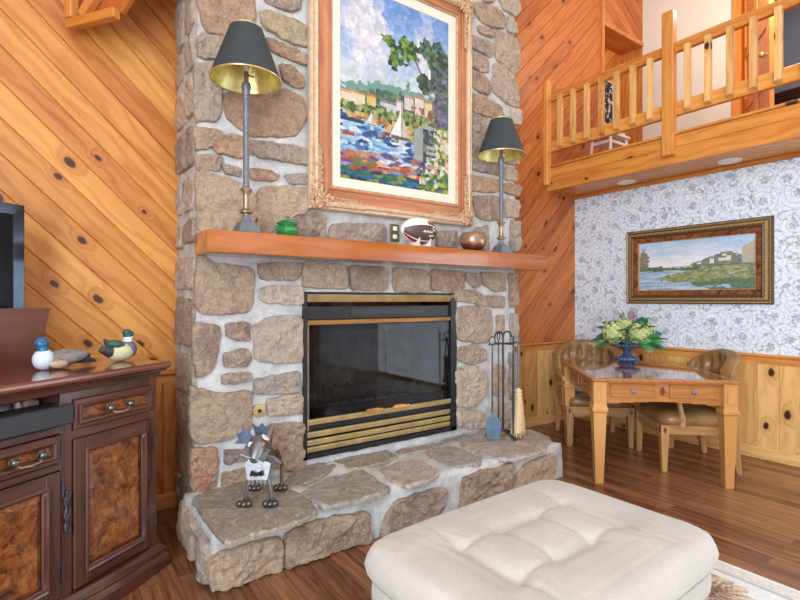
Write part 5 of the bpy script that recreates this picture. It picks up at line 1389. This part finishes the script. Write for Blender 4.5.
# rotated by -90 deg: local -y points to -X (the room), local +x points to -Y
g = G(); frame_sweep(g, -LW, 0, LW, LH, [(0, 0), (0, .03), (.006, .038), (.014, .034), (.022, .028), (.045, .034), (.058, .045), (.066, .048), (.074, .042), (.078, .03)], 0)
gl = G()
for i in range(0, 64):
    for z, s in ((.046, 1), (LH-.046, -1)):
        x = -LW+.05+i*(2*LW-.1)/63; gl.ell((x, -.04, z), (.012, .006, .0055), 7, 5, rot=RY(.7 if i % 2 else -.7))
for i in range(0, 34):
    for x in (-LW+.046, LW-.046):
        z = .05+i*(LH-.1)/33; gl.ell((x, -.04, z), (.0055, .006, .012), 7, 5, rot=RY(.7 if i % 2 else -.7))
frame_sweep(gl, -LW, 0, LW, LH, [(.03, .02), (.034, .0365), (.058, .0365), (.062, .02)], 0); frame_sweep(gl, -LW, 0, LW, LH, [(.008, .02), (.009, .039), (.018, .036), (.019, .02)], 0)
g.fin('gold_moulding', 'darkgold', lp, ang=25); gl.fin('leaf_carving', 'gilt', lp, ang=25)
g = G(); frame_sweep(g, -LW, 0, LW, LH, [(-.002, .0), (-.004, .02), (.004, .03), (.006, .036)], 0); g.fin('dark_edge', 'mahog', lp, ang=25)
g = G(); frame_sweep(g, -LW, 0, LW, LH, [(.076, .02), (.078, .036), (.112, .026), (.122, .014)], 0); g.fin('burl_panel', 'burl', lp, ang=25)
g = G(); frame_sweep(g, -LW, 0, LW, LH, [(.12, .01), (.121, .02), (.127, .018), (.128, .009)], 0); g.fin('inner_bead', 'goldleaf', lp, ang=25)
q_ = .127
colgrid('canvas', 110, 52, lambda u, v: Vector((-LW+q_+(2*LW-2*q_)*u, -.011, q_+(LH-2*q_)*v)), river, 'canvas', lp)

# ---- ottoman and rug
OX0, OX1, OY0, OY1, OT, OB = 1.0, 2.09, .81, 1.70, .402, .18
oc = Vector((1.545, 1.222, 0)); ow, od = .575, .395
ot = thing('ottoman', 'large cream fabric button-tufted ottoman in front of the hearth', 'ottoman', oc, math.radians(2))
def sup(a, b, z, n=220, e=12.):
    return [P(a*abs(math.cos(q))**(2/e)*math.copysign(1, math.cos(q)), b*abs(math.sin(q))**(2/e)*math.copysign(1, math.sin(q)), z) for q in [2*PI*(i+.5)/n for i in range(n)]]
BT = [(-.545+.363*i, -.32+.64*j) for i in range(4) for j in range(2)]
def otop(x, y):
    u, v = x/ow, y/od
    e = max(abs(u), abs(v)); z = OT+.022*(1-min(1, (abs(u)**6+abs(v)**6)**(1/6))**3)
    for bx, by in BT:
        d2 = ((u-bx)*ow)**2+((v-by)*od)**2; z -= .02*math.exp(-d2/.0009)+.016*math.exp(-d2/.007)
        an = math.atan2((v-by)*od, (u-bx)*ow); z -= .0035*max(0, math.cos(an*4))**3*math.exp(-d2/.012)
    fx = min(abs(u-b) for b in (-.545, -.182, .182, .545))*ow; fy = min(abs(v-b) for b in (-.32, .32))*od
    fade = max(0, min(1, (1-e)*5))
    z -= (.0045*math.exp(-(fx/.013)**2)+.0045*math.exp(-(fy/.013)**2))*(.5+.5*fade)
    z += .003*nz(x, y, 7, 50)+.0022*nz(x*2.2, y, 22, 51)
    return z
g = G(); R = []
for a, z in ((.0, .268), (.0, .268), (.012, .275), (.024, .295), (.03, .325), (.024, .35)):
    R.append(sup(ow-.012+a-(.05 if not R else 0), od-.012+a-(.05 if not R else 0), z))
for s in (1.0, .985, .965)+tuple(.945-.0205*q for q in range(46)):
    ring = []
    for p in sup(ow*s, od*s, 0): 
        z = otop(p.x*.985, p.y*.985); e = (1-s)
        ring.append(P(p.x, p.y, z-.022*math.exp(-e*40)))
    R.append(ring)
g.rings(R); g.fin('cushion', 'linen', ot, ang=80)
for bx, by in BT:
    x, y = bx*ow, by*od; g = G(); g.ell((x, y, otop(x, y)+.001), (.013, .013, .006), 12, 8); g.fin('button', 'linen', ot)
g = G(); g.rings([sup(ow-d, od-d, z) for d, z in ((.012, .265), (.004, .262), (.002, .22), (.004, .185), (.012, OB), (.08, OB))]); g.fin('base', 'linen', ot, ang=60)
for sx in (-1, 1):
    for sy in (-1, 1):
        g = G(); g.lathe([(.022, .0), (.026, .01), (.042, .15), (.044, .18)], 20, c=(sx*(ow-.14), sy*(od-.13), .012)); g.fin('foot', 'oak_dark', ot)
RX0, RX1, RY0, RY1 = -.2, 2.715, -1.0, 1.42
def rugp(u, v):
    x, y = RX0+(RX1-RX0)*u, RY0+(RY1-RY0)*v
    e = min(x-RX0, RX1-x, y-RY0, RY1-y)
    c = lerp((208, 208, 206), (224, 224, 224), .5+nz(x, y, 30, 60)*.8)
    if .02 < e < .1: c = lerp((196, 192, 184), (216, 212, 206), .5+nz(x, y, 44, 61))
    if .1 < e < .115: c = (176, 172, 166)
    if e > .16:
        for fx, fy, R, s in ((2.40, 1.0, .17, 1), (2.36, .72, .1, 0), (2.2, .5, .17, 1), (1.6, .4, .2, 0), (.9, .2, .2, 1), (.3, .8, .18, 0), (.4, -.4, .2, 1), (1.8, -.5, .2, 0), (2.3, -.2, .16, 1)):
            dx, dy = x-fx, y-fy; d = math.hypot(dx, dy); a = math.atan2(dy, dx)
            k = R*(.72+.28*abs(math.cos(a*5.5)))
            if d < k: c = lerp((104, 72, 60) if s else (90, 48, 56), (206, 188, 160), min(1, d/R*1.2+.35*nz(x, y, 40, 62)+.25*math.cos(a*22)))
            elif d < k+.1 and nz(x, y, 12, 63) > .28: c = (150, 148, 138)
    return c
wr = lambda q: 1-(1-q)**2.2
colr = colgrid('area_rug', 190, 170, lambda u, v: Vector((RX0+(RX1-RX0)*wr(u), RY0+(RY1-RY0)*wr(v), .011)), lambda u, v: rugp(wr(u), wr(v)), 'rugcol')
sm = colr.modifiers.new('pile', 'SOLIDIFY'); sm.thickness = .01; sm.offset = -1
tag(colr, 'pale grey floral area rug with a plain border under the ottoman', 'rug')

# ---- loft railing
lr = thing('loft_railing', 'pine railing with square balusters along the edge of the loft', 'railing', (LOFT, 1.2, 2.70))
zr = lambda z: z-2.70
yy = lambda y: y-1.2
g = G(); g.box((.03, yy(.7), zr(3.43)), (.05, 5.36, .085), bev=.006); g.fin('top_rail', 'pine_loft', lr, smooth=False)
g = G(); g.box((.03, yy(.7), zr(2.91)), (.05, 5.36, .115), bev=.006); g.fin('bottom_rail', 'pine_loft', lr, smooth=False)
for y, z0, z1, w in ((2.10, 2.515, 3.73, .095), (WA-.03, 2.50, 3.6, .055), (.4, 2.515, 3.73, .095), (-1.3, 2.515, 3.73, .095)):
    g = G(); g.box((-.018, yy(y), zr((z0+z1)/2)), (.075, w, z1-z0), bev=.008); g.fin('newel_post', 'pine_loft', lr, smooth=False)
for i in range(28):
    y = 3.196-.1555*i
    if any(abs(y-q) < .06 for q in (2.10, .4, -1.3)): continue
    g = G(); a = .022
    g.rings([[P(-.017+i_*.02, yy(y)+j*a, z+(.018 if i_ < 0 and sgn < 0 else 0)) for i_, j in ((-1, -1), (1, -1), (1, 1), (-1, 1))] for z, sgn in ((zr(2.862), -1), (zr(3.405), 1))])
    g.fin('baluster', 'pine_pale', lr, smooth=False)

for i, (y, lb) in enumerate(((2.665, 'white recessed ceiling light under the loft nearer the stone fireplace'), (1.765, 'white recessed ceiling light under the loft right of the newel post'))):
    t = thing('ceiling_light', lb, 'ceiling light', (4.60, y, 2.4495), 0, 'recessed lights under the loft')
    g = G(); g.lathe([(.062, -.006), (.085, -.006), (.088, -.001), (.088, .0), (.062, .0), (.062, -.006)], 32, caps=False); g.fin('trim_ring', 'white', t)
    g = G(); g.lathe([(0, -.004), (.062, -.004), (.062, -.001), (0, -.001)], 32); g.fin('lens', 'lightlens', t)

# ---- things up in the loft
st_ = thing('stool', 'white painted stool standing in the loft behind the railing', 'stool', (4.98, 3.08, 2.685))
g = G(); g.box((0, 0, .37), (.36, .28, .03), bev=.006); g.fin('seat', 'white', st_, smooth=False)
for sx in (-1, 1):
    for sy in (-1, 1): g = G(); g.tube([P(sx*.17, sy*.12, 0), P(sx*.15, sy*.105, .36)], .016, 8); g.fin('leg', 'white', st_)
g = G(); g.box((0, 0, .3), (.3, .21, .03)); g.fin('stretcher', 'white', st_, smooth=False)
pc = thing('framed_print', 'dark framed print with a pale pattern in the loft alcove', 'picture', (5.84, WA+.284, 3.50))
g = G(); frame_sweep(g, -.16, 0, .16, .62, [(0, 0), (0, .02), (.012, .022), (.014, .012)], 0); g.fin('frame', 'white', pc, smooth=False)
def prn(u, v): return (206, 206, 204) if nz(u*.5, v, 9, 70) > .22 else (38, 38, 44)
colgrid('print', 24, 44, lambda u, v: Vector((-.146+.292*u, -.01, .014+.592*v)), prn, 'canvas', pc)
sh_ = thing('wall_shelf', 'small white ledge on the wall of the loft alcove', 'shelf', (5.92, WA+.24, 3.45))
g = G(); g.box((0, 0, 0), (.46, .1, .05), bev=.006); g.fin('ledge', 'white', sh_, smooth=False)

# ---------------------------------------------------------------- light and camera
def area(name, l, size, sy, e, col, tgt):
    L = bpy.data.lights.new(name, 'AREA'); L.shape = 'RECTANGLE'; L.size = size; L.size_y = sy; L.energy = e; L.color = col
    o = bpy.data.objects.new(name, L); C.objects.link(o); o.location = l
    o.rotation_euler = (Vector(tgt)-Vector(l)).to_track_quat('-Z', 'Y').to_euler(); return o
for (a, b), e in zip(wins, EW):
    area('window_daylight', ((a+b)/2, -3.98, (zb+zt)/2), b-a, zt-zb, e, (.80, .91, 1.), ((a+b)/2, 0, (zb+zt)/2))
area('window_daylight', (-1.78, -1.45, 2.4), 3.8, 3.9, EWL, (.80, .91, 1.), (3, -1.45, 2.4))
area('window_daylight', (WB-.02, -.35, 1.1), 2.6, 2.1, EWR, (.76, .89, 1.), (0, -.35, 1.1))
def lamp(name, l, e, col, r):
    L = bpy.data.lights.new(name, 'POINT'); L.energy = e; L.color = col; L.shadow_soft_size = r
    o = bpy.data.objects.new(name, L); C.objects.link(o); o.location = l; return o
lamp('loft_ceiling_lamp', (5.2, 1.7, 4.3), EL, (1., .86, .68), .05)
area('overhead_area_light', (1.6, -1.0, 5.25), 4.2, 3.2, ES, (.86, .94, 1.), (1.6, -1.0, 0))  # unseen downward area light below the unbroken ceiling, which has no skylight opening
w = bpy.data.worlds.new('sky'); bpy.context.scene.world = w; w.use_nodes = True
sk = w.node_tree.nodes.new('ShaderNodeTexSky'); sk.sky_type = 'HOSEK_WILKIE'; sk.turbidity = 3; sk.sun_direction = (.3, .6, .7)
w.node_tree.links.new(sk.outputs[0], w.node_tree.nodes['Background'].inputs[0]); w.node_tree.nodes['Background'].inputs[1].default_value = .8
cam = bpy.data.cameras.new('camera'); cam.sensor_width = 36; cam.lens = 36*496/800; cam.clip_start = .02
co = bpy.data.objects.new('camera', cam); C.objects.link(co); co.location = (0, 0, 1.3); co.rotation_euler = (PI/2, 0, -math.atan2(.579, .815))
sc = bpy.context.scene; sc.camera = co
sc.view_settings.view_transform = 'Standard'; sc.view_settings.look = 'None'; sc.view_settings.gamma = 1; sc.view_settings.use_curve_mapping = False
sc.view_settings.exposure = EXPO
sc.cycles.max_bounces = 8; sc.cycles.diffuse_bounces = 5; sc.cycles.glossy_bounces = 4; sc.cycles.transparent_max_bounces = 8
sc.cycles.use_denoising = True
sc.cycles.sample_clamp_indirect = 6
